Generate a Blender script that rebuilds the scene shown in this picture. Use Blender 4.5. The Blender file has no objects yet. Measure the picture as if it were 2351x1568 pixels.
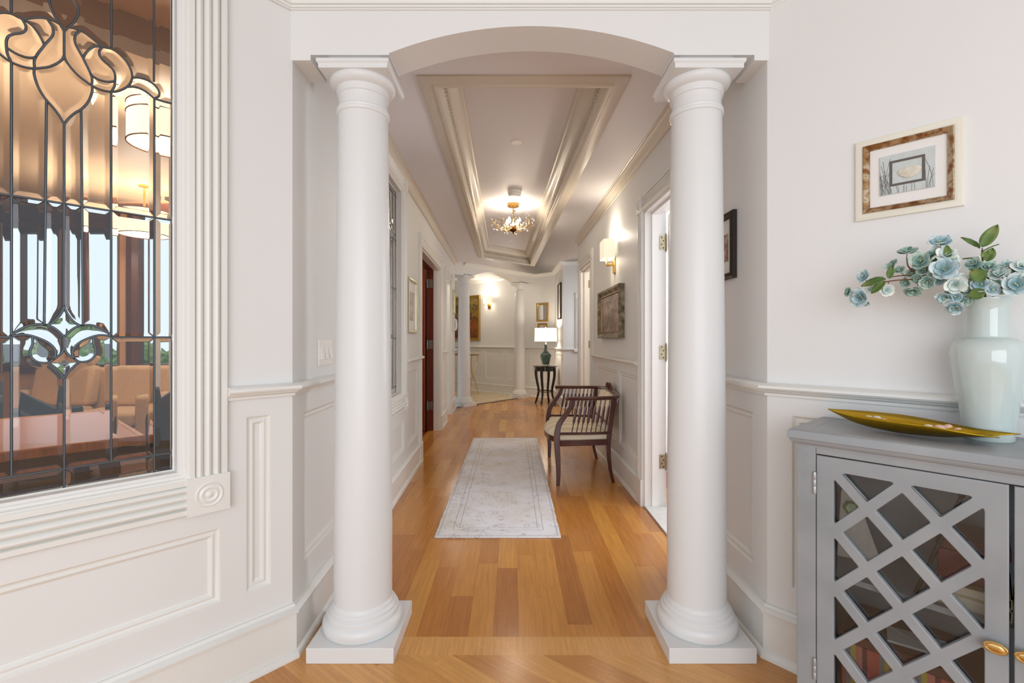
import bpy, math, random
from mathutils import Vector, Matrix
import numpy as np
random.seed(7)
SC = bpy.context.scene
COL = SC.collection
PI = math.pi
# ---------------------------------------------------------------- camera model of the photograph (2351 x 1568)
F, CX, CY, HC = 1090.0, 1176.0, 778.0, 1.26
def at(px, py, d):
    return Vector(((px-CX)/F*d, d, HC-(py-CY)/F*d))
cam = bpy.data.cameras.new('camera'); camo = bpy.data.objects.new('camera', cam); COL.objects.link(camo)
camo.location = (0, 0, HC); camo.rotation_euler = (PI/2, 0, 0)
cam.sensor_width = 36.0; cam.lens = 36.0*F/2351
cam.shift_x = (1175.5-CX)/2351; cam.shift_y = (CY-784.0)/2351
cam.clip_start = 0.05; cam.clip_end = 200
SC.camera = camo

# ---------------------------------------------------------------- materials
def newmat(name):
    m = bpy.data.materials.new(name); m.use_nodes = True
    nt = m.node_tree; b = nt.nodes['Principled BSDF']
    return m, nt, b
def srgb(r, g, b):
    f = lambda c: (c/12.92 if c <= 0.04045 else ((c+0.055)/1.055)**2.4)
    return (f(r/255), f(g/255), f(b/255), 1)
def N(nt, t, **kw):
    n = nt.nodes.new(t)
    for k, v in kw.items():
        setattr(n, k, v)
    return n
def mat(name, c, rough=0.5, metal=0.0, noise=0.0, nscale=20, bump=0.0, coat=0.0, trans=0.0, ior=1.45, emit=None, estr=0.0, stretch=None, sheen=0.0, sss=0.0):
    m, nt, b = newmat(name)
    b.inputs['Base Color'].default_value = c
    b.inputs['Roughness'].default_value = rough
    b.inputs['Metallic'].default_value = metal
    b.inputs['IOR'].default_value = ior
    b.inputs['Coat Weight'].default_value = coat
    b.inputs['Transmission Weight'].default_value = trans
    b.inputs['Sheen Weight'].default_value = sheen
    if sss:
        b.inputs['Subsurface Weight'].default_value = sss
        b.inputs['Subsurface Radius'].default_value = (0.02, 0.02, 0.02)
    if emit:
        b.inputs['Emission Color'].default_value = emit
        b.inputs['Emission Strength'].default_value = estr
    if noise or bump:
        tc = N(nt, 'ShaderNodeTexCoord'); mp = N(nt, 'ShaderNodeMapping')
        nt.links.new(tc.outputs['Object'], mp.inputs['Vector'])
        if stretch: mp.inputs['Scale'].default_value = stretch
        no = N(nt, 'ShaderNodeTexNoise'); no.inputs['Scale'].default_value = nscale; no.inputs['Detail'].default_value = 5
        nt.links.new(mp.outputs['Vector'], no.inputs['Vector'])
        if noise:
            mr = N(nt, 'ShaderNodeMapRange')
            mr.inputs['From Min'].default_value = 0.25; mr.inputs['From Max'].default_value = 0.75
            mr.inputs['To Min'].default_value = 1-noise; mr.inputs['To Max'].default_value = 1+noise*0.6
            nt.links.new(no.outputs['Fac'], mr.inputs['Value'])
            mx = N(nt, 'ShaderNodeVectorMath', operation='SCALE')
            mx.inputs[0].default_value = c[:3]
            nt.links.new(mr.outputs['Result'], mx.inputs['Scale'])
            nt.links.new(mx.outputs['Vector'], b.inputs['Base Color'])
        if bump:
            bp = N(nt, 'ShaderNodeBump'); bp.inputs['Strength'].default_value = bump; bp.inputs['Distance'].default_value = 0.01
            nt.links.new(no.outputs['Fac'], bp.inputs['Height'])
            nt.links.new(bp.outputs['Normal'], b.inputs['Normal'])
    return m
def glassmat(name, c=(1, 1, 1, 1), rough=0.0, ior=1.45):
    m, nt, b = newmat(name)
    g = N(nt, 'ShaderNodeBsdfGlass'); g.inputs['Color'].default_value = c; g.inputs['Roughness'].default_value = rough; g.inputs['IOR'].default_value = ior
    nt.links.new(g.outputs['BSDF'], nt.nodes['Material Output'].inputs['Surface'])
    return m
def ramp_noise_mat(name, stops, scale=6, rough=0.6, detail=8, stretch=(1, 1, 1), dist=0.0, bump=0.0, metal=0.0, tex='noise'):
    m, nt, b = newmat(name)
    tc = N(nt, 'ShaderNodeTexCoord'); mp = N(nt, 'ShaderNodeMapping'); mp.inputs['Scale'].default_value = stretch
    nt.links.new(tc.outputs['Object'], mp.inputs['Vector'])
    no = N(nt, 'ShaderNodeTexNoise'); no.inputs['Scale'].default_value = scale; no.inputs['Detail'].default_value = detail; no.inputs['Distortion'].default_value = dist
    nt.links.new(mp.outputs['Vector'], no.inputs['Vector'])
    cr = N(nt, 'ShaderNodeValToRGB')
    while len(cr.color_ramp.elements) < len(stops): cr.color_ramp.elements.new(0.5)
    for e, (p, c) in zip(cr.color_ramp.elements, stops): e.position = p; e.color = c
    nt.links.new(no.outputs['Fac'], cr.inputs['Fac']); nt.links.new(cr.outputs['Color'], b.inputs['Base Color'])
    b.inputs['Roughness'].default_value = rough; b.inputs['Metallic'].default_value = metal
    if bump:
        bp = N(nt, 'ShaderNodeBump'); bp.inputs['Strength'].default_value = bump; bp.inputs['Distance'].default_value = 0.01
        nt.links.new(no.outputs['Fac'], bp.inputs['Height']); nt.links.new(bp.outputs['Normal'], b.inputs['Normal'])
    return m
def plank_mat(name, stops, width, length, ang=0.0, x0=0.0, rough=0.22):
    """Oak boards: each board its own tone, grain along the board, dark thin joints."""
    m, nt, b = newmat(name); L = nt.links.new
    tc = N(nt, 'ShaderNodeTexCoord'); mp = N(nt, 'ShaderNodeMapping')
    mp.inputs['Rotation'].default_value = (0, 0, ang); mp.inputs['Location'].default_value = (x0, 0, 0)
    L(tc.outputs['Object'], mp.inputs['Vector'])
    sp = N(nt, 'ShaderNodeSeparateXYZ'); L(mp.outputs['Vector'], sp.inputs['Vector'])
    def M(op, a, bb=None, cc=None):
        n = N(nt, 'ShaderNodeMath', operation=op)
        for i, v in enumerate((a, bb, cc)):
            if v is None: continue
            if isinstance(v, (int, float)): n.inputs[i].default_value = v
            else: L(v, n.inputs[i])
        return n.outputs[0]
    xr = M('DIVIDE', sp.outputs['X'], width); row = M('FLOOR', xr); fx = M('SUBTRACT', xr, row)
    wn = N(nt, 'ShaderNodeTexWhiteNoise', noise_dimensions='1D'); L(row, wn.inputs['W'])
    yr = M('ADD', M('DIVIDE', sp.outputs['Y'], length), M('MULTIPLY', wn.outputs['Value'], 7.3)); seg = M('FLOOR', yr); fy = M('SUBTRACT', yr, seg)
    cb = N(nt, 'ShaderNodeCombineXYZ'); L(row, cb.inputs['X']); L(seg, cb.inputs['Y'])
    w2 = N(nt, 'ShaderNodeTexWhiteNoise', noise_dimensions='2D'); L(cb.outputs['Vector'], w2.inputs['Vector'])
    cr = N(nt, 'ShaderNodeValToRGB')
    while len(cr.color_ramp.elements) < len(stops): cr.color_ramp.elements.new(0.5)
    for e, (p, c) in zip(cr.color_ramp.elements, stops): e.position = p; e.color = c
    L(w2.outputs['Value'], cr.inputs['Fac'])
    # grain
    gx = M('ADD', M('MULTIPLY', sp.outputs['X'], 70.0), M('MULTIPLY', w2.outputs['Value'], 90.0)); gy = M('MULTIPLY', sp.outputs['Y'], 3.5)
    gc = N(nt, 'ShaderNodeCombineXYZ'); L(gx, gc.inputs['X']); L(gy, gc.inputs['Y'])
    no = N(nt, 'ShaderNodeTexNoise'); no.inputs['Scale'].default_value = 1.0; no.inputs['Detail'].default_value = 6; no.inputs['Roughness'].default_value = 0.65
    L(gc.outputs['Vector'], no.inputs['Vector'])
    mr = N(nt, 'ShaderNodeMapRange'); mr.inputs['From Min'].default_value = 0.3; mr.inputs['From Max'].default_value = 0.7
    mr.inputs['To Min'].default_value = 0.78; mr.inputs['To Max'].default_value = 1.15
    L(no.outputs['Fac'], mr.inputs['Value'])
    # pale ray flecks of quarter sawn oak
    fc = N(nt, 'ShaderNodeCombineXYZ'); L(M('ADD', M('MULTIPLY', sp.outputs['X'], 28.0), M('MULTIPLY', w2.outputs['Value'], 40.0)), fc.inputs['X']); L(M('MULTIPLY', sp.outputs['Y'], 30.0), fc.inputs['Y'])
    fn = N(nt, 'ShaderNodeTexNoise'); fn.inputs['Scale'].default_value = 1.0; fn.inputs['Detail'].default_value = 3; fn.inputs['Distortion'].default_value = 1.5
    L(fc.outputs['Vector'], fn.inputs['Vector'])
    fr = N(nt, 'ShaderNodeMapRange'); fr.inputs['From Min'].default_value = 0.62; fr.inputs['From Max'].default_value = 0.72; fr.inputs['To Max'].default_value = 0.12
    L(fn.outputs['Fac'], fr.inputs['Value'])
    tot = M('ADD', mr.outputs['Result'], fr.outputs['Result'])
    # joints
    ex = M('MINIMUM', fx, M('SUBTRACT', 1.0, fx)); ey = M('MINIMUM', fy, M('SUBTRACT', 1.0, fy))
    e1 = M('MULTIPLY', ex, width); e2 = M('MULTIPLY', ey, length); em = M('MINIMUM', e1, e2)
    jr = N(nt, 'ShaderNodeMapRange'); jr.inputs['From Max'].default_value = 0.0012; jr.inputs['To Min'].default_value = 0.55; jr.inputs['To Max'].default_value = 1.0
    L(em, jr.inputs['Value'])
    fac = M('MULTIPLY', tot, jr.outputs['Result'])
    vm = N(nt, 'ShaderNodeVectorMath', operation='SCALE'); L(cr.outputs['Color'], vm.inputs[0]); L(fac, vm.inputs['Scale'])
    L(vm.outputs['Vector'], b.inputs['Base Color'])
    b.inputs['Roughness'].default_value = rough
    b.inputs['Specular IOR Level'].default_value = 0.75
    return m

M_WALL = mat('wall_paint', srgb(225, 225, 224), 0.55, bump=0.02, nscale=300)
M_TRIM = mat('trim_paint', srgb(227, 227, 223), 0.32)
M_COLUMN = mat('column_paint', srgb(222, 223, 223), 0.35)
M_CEIL = mat('ceiling_paint', srgb(224, 222, 225), 0.6)
M_TRAY = mat('tray_trim_paint', srgb(206, 197, 183), 0.38)
OAK = [(0.0, srgb(172, 108, 46)), (0.3, srgb(192, 128, 56)), (0.6, srgb(203, 142, 66)), (0.85, srgb(180, 114, 46)), (1.0, srgb(218, 162, 84))]
M_OAK = plank_mat('oak_boards', OAK, 0.109, 0.95, 0.0, 0.081)
OAK2 = [(0.0, srgb(180, 118, 56)), (0.4, srgb(204, 146, 78)), (0.8, srgb(212, 156, 86)), (1.0, srgb(192, 130, 64))]
M_OAKD = plank_mat('oak_boards_diagonal', OAK2, 0.112, 1.6, math.radians(-52), 0.0)
M_OAKT = plank_mat('oak_threshold', [(0, srgb(206, 148, 80)), (1, srgb(214, 158, 90))], 3.0, 30.0, 0.0, 1.5)
M_MAHOG = mat('mahogany', srgb(104, 44, 26), 0.3, noise=0.3, nscale=6, stretch=(14, 14, 1), coat=0.3)
M_DOORW = mat('white_door_paint', srgb(236, 235, 232), 0.35)
M_HINGE = mat('antique_brass_hinge', srgb(176, 166, 140), 0.35, 1.0, noise=0.15, nscale=60)
M_STEELH = mat('steel_hinge', srgb(150, 146, 136), 0.35, 1.0)
M_SCREW = mat('dark_screw', srgb(40, 36, 30), 0.4, 0.6)
M_BRASS = mat('brushed_gold', srgb(212, 176, 108), 0.28, 1.0)
M_LEAD = mat('lead_came', srgb(104, 110, 116), 0.3, 0.8)
M_GLASS = glassmat('bevelled_glass', (0.97, 0.98, 0.98, 1))
M_CLEAR = glassmat('clear_glass', (0.96, 0.97, 0.97, 1))
M_WHITEP = mat('white_plastic', srgb(238, 236, 232), 0.3)

# ---------------------------------------------------------------- mesh builder
class MB:
    def __init__(s, xf=None):
        s.v = []; s.f = []; s.xf = xf
    def add(s, vs, fs):
        o = len(s.v)
        s.v += [(s.xf @ Vector(p)) if s.xf else Vector(p) for p in vs]
        s.f += [[i+o for i in f] for f in fs]
        return s
    def box(s, a, b):
        x0, y0, z0 = a; x1, y1, z1 = b
        return s.hexa([(x0, y0, z0), (x1, y0, z0), (x1, y1, z0), (x0, y1, z0), (x0, y0, z1), (x1, y0, z1), (x1, y1, z1), (x0, y1, z1)])
    def hexa(s, p):
        return s.add(p, [(0, 3, 2, 1), (4, 5, 6, 7), (0, 1, 5, 4), (1, 2, 6, 5), (2, 3, 7, 6), (3, 0, 4, 7)])
    def prism(s, poly, z0, z1):
        n = len(poly)
        vs = [(x, y, z0) for x, y in poly]+[(x, y, z1) for x, y in poly]
        fs = [list(range(n))[::-1], list(range(n, 2*n))]+[(i, (i+1) % n, n+(i+1) % n, n+i) for i in range(n)]
        return s.add(vs, fs)
    def lathe(s, prof, seg=32, c=(0, 0, 0), axis=None, cap=True):
        """prof: (r, z) bottom to top."""
        vs = []; fs = []; n = len(prof)
        R = Matrix.Identity(3)
        if axis is not None: R = Vector((0, 0, 1)).rotation_difference(Vector(axis)).to_matrix()
        for r, z in prof:
            for k in range(seg):
                t = 2*PI*k/seg
                vs.append(R @ Vector((r*math.cos(t), r*math.sin(t), z))+Vector(c))
        for i in range(n-1):
            for k in range(seg):
                k2 = (k+1) % seg
                fs.append((i*seg+k, i*seg+k2, (i+1)*seg+k2, (i+1)*seg+k))
        if cap:
            if prof[0][0] > 1e-6: fs.append(list(range(seg))[::-1])
            if prof[-1][0] > 1e-6: fs.append([(n-1)*seg+k for k in range(seg)])
        return s.add(vs, fs)
    def tube(s, pts, r, seg=10, flat=None, closed=False, up=None):
        """r: radius or list; flat=(a,b) scales of the section along its two axes."""
        pts = [Vector(p) for p in pts]; n = len(pts)
        rs = r if isinstance(r, (list, tuple)) else [r]*n
        fa, fb = flat or (1, 1)
        vs = []; fs = []; prev = None
        for i, p in enumerate(pts):
            if closed: t = (pts[(i+1) % n]-pts[i-1])
            else: t = pts[min(i+1, n-1)]-pts[max(i-1, 0)]
            t = t.normalized() if t.length > 1e-9 else Vector((0, 0, 1))
            if prev is None:
                a = Vector(up) if up is not None else (Vector((0, 0, 1)) if abs(t.z) < 0.9 else Vector((1, 0, 0)))
                u = (a-t*a.dot(t)).normalized()
            else:
                u = prev-t*prev.dot(t)
                u = u.normalized() if u.length > 1e-6 else prev
            prev = u; w = t.cross(u)
            for k in range(seg):
                th = 2*PI*(k+0.5)/seg
                vs.append(p+(u*math.cos(th)*fa+w*math.sin(th)*fb)*rs[i])
        m = n if closed else n-1
        for i in range(m):
            j = (i+1) % n
            for k in range(seg):
                k2 = (k+1) % seg
                fs.append((i*seg+k, i*seg+k2, j*seg+k2, j*seg+k))
        if not closed:
            fs.append(list(range(seg))[::-1]); fs.append([(n-1)*seg+k for k in range(seg)])
        return s.add(vs, fs)
    def sweep(s, path, prof, mapf, closed=False, side=1):
        """Mitred moulding: prof points (out, h); out goes to the left of the path times side; mapf(x, y, h) -> point."""
        P = [Vector((a, b)) for a, b in path]; n = len(P); k = len(prof)
        def nrm(a, b):
            d = (b-a).normalized(); return Vector((-d.y, d.x))*side
        vs = []; fs = []
        for i in range(n):
            if closed: n1, n2 = nrm(P[i-1], P[i]), nrm(P[i], P[(i+1) % n])
            else:
                n1 = nrm(P[i-1], P[i]) if i > 0 else nrm(P[0], P[1])
                n2 = nrm(P[i], P[i+1]) if i < n-1 else n1
            m = (n1+n2)/(1+n1.dot(n2))
            for o, h in prof:
                q = P[i]+m*o
                vs.append(mapf(q.x, q.y, h))
        for i in range(n if closed else n-1):
            j = (i+1) % n
            for a in range(k):
                b = (a+1) % k
                fs.append((i*k+a, i*k+b, j*k+b, j*k+a))
        if not closed:
            fs.append(list(range(k))); fs.append([(n-1)*k+a for a in range(k)][::-1])
        return s.add(vs, fs)
    def ellipsoid(s, c, r, seg=14, rings=8, R=None):
        vs = []; fs = []
        R = R or Matrix.Identity(3)
        for i in range(rings+1):
            ph = -PI/2+PI*i/rings
            for k in range(seg):
                t = 2*PI*k/seg
                vs.append(Vector(c)+R @ Vector((r[0]*math.cos(ph)*math.cos(t), r[1]*math.cos(ph)*math.sin(t), r[2]*math.sin(ph))))
        for i in range(rings):
            for k in range(seg):
                k2 = (k+1) % seg
                fs.append((i*seg+k, i*seg+k2, (i+1)*seg+k2, (i+1)*seg+k))
        return s.add(vs, fs)
    def build(s, name, m, parent=None, smooth=35, bevel=0, bseg=2, subsurf=0):
        me = bpy.data.meshes.new(name)
        me.from_pydata([tuple(v) for v in s.v], [], s.f)
        me.validate()
        import bmesh
        bm = bmesh.new(); bm.from_mesh(me)
        bmesh.ops.remove_doubles(bm, verts=bm.verts, dist=1e-6)
        bmesh.ops.recalc_face_normals(bm, faces=bm.faces)
        bm.to_mesh(me); bm.free()
        me.materials.append(m)
        if smooth:
            me.polygons.foreach_set('use_smooth', [True]*len(me.polygons))
            me.set_sharp_from_angle(angle=math.radians(smooth))
        o = bpy.data.objects.new(name, me); COL.objects.link(o)
        if parent is not None: o.parent = parent
        if bevel:
            b = o.modifiers.new('edge', 'BEVEL'); b.width = bevel; b.segments = bseg; b.limit_method = 'ANGLE'; b.angle_limit = math.radians(40)
            b.harden_normals = False
        if subsurf:
            d = o.modifiers.new('round', 'SUBSURF'); d.levels = subsurf; d.render_levels = subsurf
        return o
def tag(o, label, cat, kind=None, group=None):
    o['label'] = label; o['category'] = cat
    if kind: o['kind'] = kind
    if group: o['group'] = group
    return o
def thing(name, label, cat, loc=(0, 0, 0), rz=0.0, kind=None, group=None):
    o = bpy.data.objects.new(name, None); COL.objects.link(o)
    o.empty_display_size = 0.05
    o.location = loc; o.rotation_euler = (0, 0, rz)
    return tag(o, label, cat, kind, group)
def struct(mb, name, m, label, cat, smooth=35):
    return tag(mb.build(name, m, None, smooth), label, cat, 'structure')
def smoothline(pts, k=6):
    """Catmull-Rom through points of any dimension."""
    P = [Vector(p) for p in pts]; out = []
    if len(P) < 3: return P
    for i in range(len(P)-1):
        p0 = P[i-1] if i > 0 else P[0]*2-P[1]; p1, p2 = P[i], P[i+1]; p3 = P[i+2] if i+2 < len(P) else P[-1]*2-P[-2]
        for j in range(k):
            t = j/k
            out.append(0.5*((2*p1)+(p2-p0)*t+(2*p0-5*p1+4*p2-p3)*t*t+(3*p1-p0-3*p2+p3)*t**3))
    out.append(P[-1]); return out
def copy_tree(o, parent=None):
    c = o.copy(); COL.objects.link(c)
    if parent is not None: c.parent = parent
    for ch in [x for x in o.children]: copy_tree(ch, c)
    return c

# ---------------------------------------------------------------- wall frames: a point is (distance along, height, distance out of the wall)
class WF:
    def __init__(s, o, d, n):
        s.o = Vector(o).to_2d() if len(o) > 2 else Vector(o); s.d = Vector(d).normalized()
        s.n = Vector((-s.d.y, s.d.x))
        if s.n.dot(Vector(n)) < 0: s.n = -s.n
        s.rz = math.atan2(s.n.x, -s.n.y)
        s.sx = 1 if Vector((math.cos(s.rz), math.sin(s.rz))).dot(s.d) > 0 else -1   # local x along d?
    def p(s, a, z, off=0.0):
        q = s.o+s.d*a+s.n*off
        return Vector((q.x, q.y, z))
    def m(s, a, z, off): return s.p(a, z, off)
    def px(s, px, py, off=0.0):
        """The place on this wall (pushed out by off) that the photograph shows at a pixel."""
        u = (px-CX)/F; o = s.o+s.n*off
        a = (u*o.y-o.x)/(s.d.x-u*s.d.y)
        d = o.y+s.d.y*a
        return a, HC-(py-CY)/F*d
CL = (-0.875, 1.89); CR = (1.015, 1.89)
WL = WF(CL, (-0.669, -0.743), (0.743, -0.669))
WR = WF(CR, (0.669, -0.743), (-0.743, -0.669))
HL = WF(CL, (-0.0262, 1), (1, 0)); HL.y0 = 1.89
HR = WF(CR, (-0.0135, 1), (-1, 0))
FW = WF((-3.4, 13.636), (0.762, -0.6477), (-0.65, -0.76))       # far diagonal wall
A_FW = lambda X: (X+3.4)/0.762
ZC = 2.66                                                        # hall ceiling
def aY(Y): return Y-1.89                                         # along the hall walls

RECESS = 0.017
def wall_boxes(mb, fr, a0, a1, z0, z1, th, holes=(), panels=()):
    """A wall with its room face on the frame plane, cut by holes and sunk by panels, both (a0, a1, z0, z1)."""
    A = sorted({round(v, 5) for v in [a0, a1]+[x for h in list(holes)+list(panels) for x in h[:2]] if a0-1e-6 <= v <= a1+1e-6})
    Z = sorted({round(v, 5) for v in [z0, z1]+[x for h in list(holes)+list(panels) for x in h[2:]] if z0-1e-6 <= v <= z1+1e-6})
    inside = lambda h, a, z: h[0] < a < h[1] and h[2] < z < h[3]
    kind = lambda a, z: 'h' if any(inside(h, a, z) for h in holes) else 'p' if any(inside(h, a, z) for h in panels) else 's'
    for z_0, z_1 in zip(Z[:-1], Z[1:]):
        run = None
        cells = [(p, q, kind((p+q)/2, (z_0+z_1)/2)) for p, q in zip(A[:-1], A[1:])]+[(a1, a1, 'h')]
        for p, q, k in cells:
            if run and run[2] == k: run[1] = q; continue
            if run and run[2] != 'h':
                o = -RECESS if run[2] == 'p' else 0
                p_, q_ = run[0], run[1]
                mb.hexa([fr.p(p_, z_0, o), fr.p(q_, z_0, o), fr.p(q_, z_0, -th), fr.p(p_, z_0, -th), fr.p(p_, z_1, o), fr.p(q_, z_1, o), fr.p(q_, z_1, -th), fr.p(p_, z_1, -th)])
            run = [p, q, k]
RAIL = [(0, 1.036), (0.012, 1.036), (0.014, 1.046), (0.02, 1.05), (0.026, 1.052), (0.03, 1.058), (0.042, 1.061), (0.047, 1.068), (0.045, 1.077), (0.036, 1.084), (0.028, 1.086), (0, 1.086)]
BASE = [(0, 0), (0.034, 0), (0.034, 0.014), (0.026, 0.028), (0.02, 0.032), (0.02, 0.172), (0.03, 0.178), (0.032, 0.188), (0.024, 0.196), (0.014, 0.2), (0.01, 0.21), (0, 0.21)]
CROWN = [(0, ZC-0.072), (0.012, ZC-0.072), (0.014, ZC-0.06), (0.02, ZC-0.056), (0.034, ZC-0.04), (0.052, ZC-0.024), (0.064, ZC-0.018), (0.066, ZC-0.008), (0.076, ZC-0.006), (0.076, ZC), (0, ZC)]
PANEL = [(0, 0), (0, 0.004), (0.004, 0.011), (0.010, 0.012), (0.016, 0.006), (0.022, 0.005), (0.028, 0.009), (0.034, 0.008), (0.037, 0.002), (0.037, 0)]
SUNK = [(-0.001, -RECESS-.001), (-0.001, -0.0002), (0.003, -0.0012), (0.006, -0.006), (0.012, -0.010), (0.017, -0.0105), (0.020, -0.0075), (0.025, -0.007), (0.029, -0.010), (0.031, -0.014), (0.036, -0.0165), (0.036, -RECESS-.001)]
plan = lambda x, y, h: Vector((x, y, h))
def panel(mb, fr, a0, a1, z0, z1, prof=SUNK):
    a0, a1 = sorted((a0, a1))
    mb.sweep([(a0, z0), (a1, z0), (a1, z1), (a0, z1)], prof, fr.m, closed=True, side=1)
def casing_prof(w):
    t = 0.022
    pts = [(0, 0), (0, t*0.8), (0.004, t), (w*0.16, t)]
    k = 3; x0, x1 = w*0.18, w*0.82
    for i in range(k):
        c0 = x0+(x1-x0)*i/k; c1 = x0+(x1-x0)*(i+1)/k
        pts += [(c0, t*0.36), (c0+(c1-c0)*0.12, t*0.72), (c0+(c1-c0)*0.3, t*1.02), (c0+(c1-c0)*0.5, t*1.12), (c0+(c1-c0)*0.7, t*1.02), (c0+(c1-c0)*0.88, t*0.72)]
    pts += [(x1, t*0.36), (w*0.84, t), (w-0.004, t), (w, t*0.8), (w, 0)]
    return pts
def rosette(mb, fr, ac, zc, w=0.125):
    h = w/2; t = 0.028
    mb.hexa([fr.p(ac-h, zc-h, 0), fr.p(ac+h, zc-h, 0), fr.p(ac+h, zc-h, t), fr.p(ac-h, zc-h, t), fr.p(ac-h, zc+h, 0), fr.p(ac+h, zc+h, 0), fr.p(ac+h, zc+h, t), fr.p(ac-h, zc+h, t)])
    n3 = Vector((fr.n.x, fr.n.y, 0))
    mb.lathe([(0.043, 0), (0.043, 0.002), (0.040, 0.005), (0.036, 0.003), (0.032, 0.0015), (0.028, 0.003), (0.024, 0.006), (0.020, 0.003), (0.013, 0.002), (0.010, 0.005), (0.005, 0.008), (0.0, 0.0085)], 28, fr.p(ac, zc, t), n3, cap=False)
# ================================================================ THE SETTING
DZ = 2.22                                             # door opening height
H1 = (aY(2.62), aY(3.57)); H2 = (aY(5.74), aY(6.62))  # right wall openings
G1 = (aY(4.93), aY(6.54)); G2 = (aY(7.25), aY(7.91))  # left wall openings
GOFF = -0.045
ga, gz = WL.px(396, 1078, GOFF); gc = WL.px(147, 700, GOFF)[0]
WHALF = gc-ga; WZ0 = gz; WZ1 = 2.49
W2C = aY(3.985)-WHALF                                 # hall window centre
hole1 = (gc-WHALF-0.003, gc+WHALF+0.003, WZ0-0.003, WZ1+0.003)
hole2 = (W2C-WHALF-0.003, W2C+WHALF+0.003, WZ0-0.003, WZ1+0.003)
HLE = aY(8.72); HRE = aY(6.78)

PW = {'WL': [(WL.px(622, 1000)[0], WL.px(565, 1000)[0], 0.315, 0.971), (WL.px(506, 1300)[0], 1.30, 0.319, 0.585)],
      'HL': [(aY(2.0), aY(2.95), 0.32, 0.953), (aY(3.05), aY(4.10), 0.30, 0.57), (aY(4.25), aY(4.78), 0.29, 0.965), (aY(6.72), aY(7.10), 0.30, 0.965), (aY(8.06), aY(8.6), 0.30, 0.965)],
      'WR': [(0.087, 1.3, 0.30, 0.967)],
      'HR': [(aY(2.0), aY(2.45), 0.311, 0.954), (aY(3.72), aY(4.36), 0.30, 0.965), (aY(4.46), aY(5.5), 0.30, 0.965)],
      'FW': [(FW.px(x0, 850)[0], FW.px(x1, 850)[0], 0.33, 0.985) for x0, x1 in ((1050, 1106), (1114, 1155), (1163, 1207), (1217, 1261))]}
mb = MB(); wall_boxes(mb, WL, 0, 1.75, 0, 3.06, 0.06, [hole1], PW['WL']); struct(mb, 'wall_left_foyer', M_WALL, 'white foyer wall at the left holding the leaded glass window', 'wall')
mb = MB(); wall_boxes(mb, HL, 0, HLE, 0, 3.06, 0.16, [hole2, (G1[0], G1[1], 0, DZ), (G2[0], G2[1], 0, DZ)], PW['HL']); struct(mb, 'wall_left', M_WALL, 'long white left wall of the hallway', 'wall')
mb = MB(); wall_boxes(mb, WR, 0, 1.75, 0, ZC+0.1, 0.16, (), PW['WR']); struct(mb, 'wall_right_foyer', M_WALL, 'white foyer wall at the right behind the grey cabinet', 'wall')
mb = MB(); wall_boxes(mb, HR, 0, HRE, 0, ZC+0.02, 0.16, [(H1[0], H1[1], 0, DZ), (H2[0], H2[1], 0, DZ)], PW['HR']); struct(mb, 'wall_right', M_WALL, 'white right wall of the hallway behind the settee', 'wall')
mb = MB(); wall_boxes(mb, FW, 0, A_FW(0.9)+0.02, 0, ZC+0.02, 0.12, (), PW['FW']); struct(mb, 'wall_far', M_WALL, 'far diagonal wall with the gold sconce and wainscot', 'wall')
PE = FW.p(A_FW(0.9), 0).to_2d(); PS = Vector((0.925, 8.62))
SW = WF(PE, PS-PE, (-1, 0)); SWL = (PS-PE).length
AW = WF(PS, (1, 0), (0, -1))
mb = MB(); wall_boxes(mb, SW, 0, SWL, 0, ZC+0.02, 0.1); wall_boxes(mb, AW, 0, 0.82, 0, ZC+0.02, 0.1, [(0.31, 0.6, 1.06, 2.0)])
struct(mb, 'wall_far_right', M_WALL, 'short white wall corner beside the black side table', 'wall')
mb = MB(); mb.box((0.95, 6.79, 0), (1.9, 6.9, ZC)); mb.box((1.735, 6.9, 0), (1.85, 9.25, ZC))
struct(mb, 'wall_alcove', M_WALL, 'white walls of the alcove beyond the hallway doors', 'wall')
# back walls of the other rooms
mb = MB(); mb.box((-3.5, 8.9, 0), (-1.2, 9.0, ZC)); mb.box((-3.5, 9.0, 0), (-3.4, 13.8, ZC)); struct(mb, 'wall_far_left', M_WALL, 'white wall closing the far room on its left', 'wall')
mb = MB()
for a in ((-1.92, 7.05, 0, -1.82, 8.2, ZC), (-1.9, 8.1, 0, -1.2, 8.2, ZC), (-1.9, 7.0, 0, -1.2, 7.1, ZC)): mb.box(a[:3], a[3:])
struct(mb, 'wall_niche', M_WALL, 'white walls behind the second opening on the left', 'wall')
mb = MB(); mb.box((-3.3, 4.82, 0), (-1.12, 4.9, ZC)); mb.box((-3.3, 4.9, 0), (-3.2, 7.0, ZC)); mb.box((-3.2, 6.9, 0), (-1.2, 6.98, ZC))
struct(mb, 'wall_study', mat('study_wood_wall', srgb(120, 72, 48), 0.5, noise=0.2, nscale=5, stretch=(1, 1, .1)), 'brown panelled walls of the room behind the mahogany doorway', 'wall')
mb = MB(); mb.box((1.16, 4.5, 0), (3.4, 4.6, ZC)); mb.box((3.3, 2.0, 0), (3.4, 4.5, ZC)); mb.box((1.22, 1.98, 0), (3.4, 2.06, ZC))
mb.box((1.1, 6.7, 0), (2.6, 6.79, ZC)); mb.box((2.5, 4.6, 0), (2.6, 6.79, ZC))
struct(mb, 'wall_side_rooms', M_WALL, 'white walls of the two rooms behind the right hand doors', 'wall')
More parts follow.
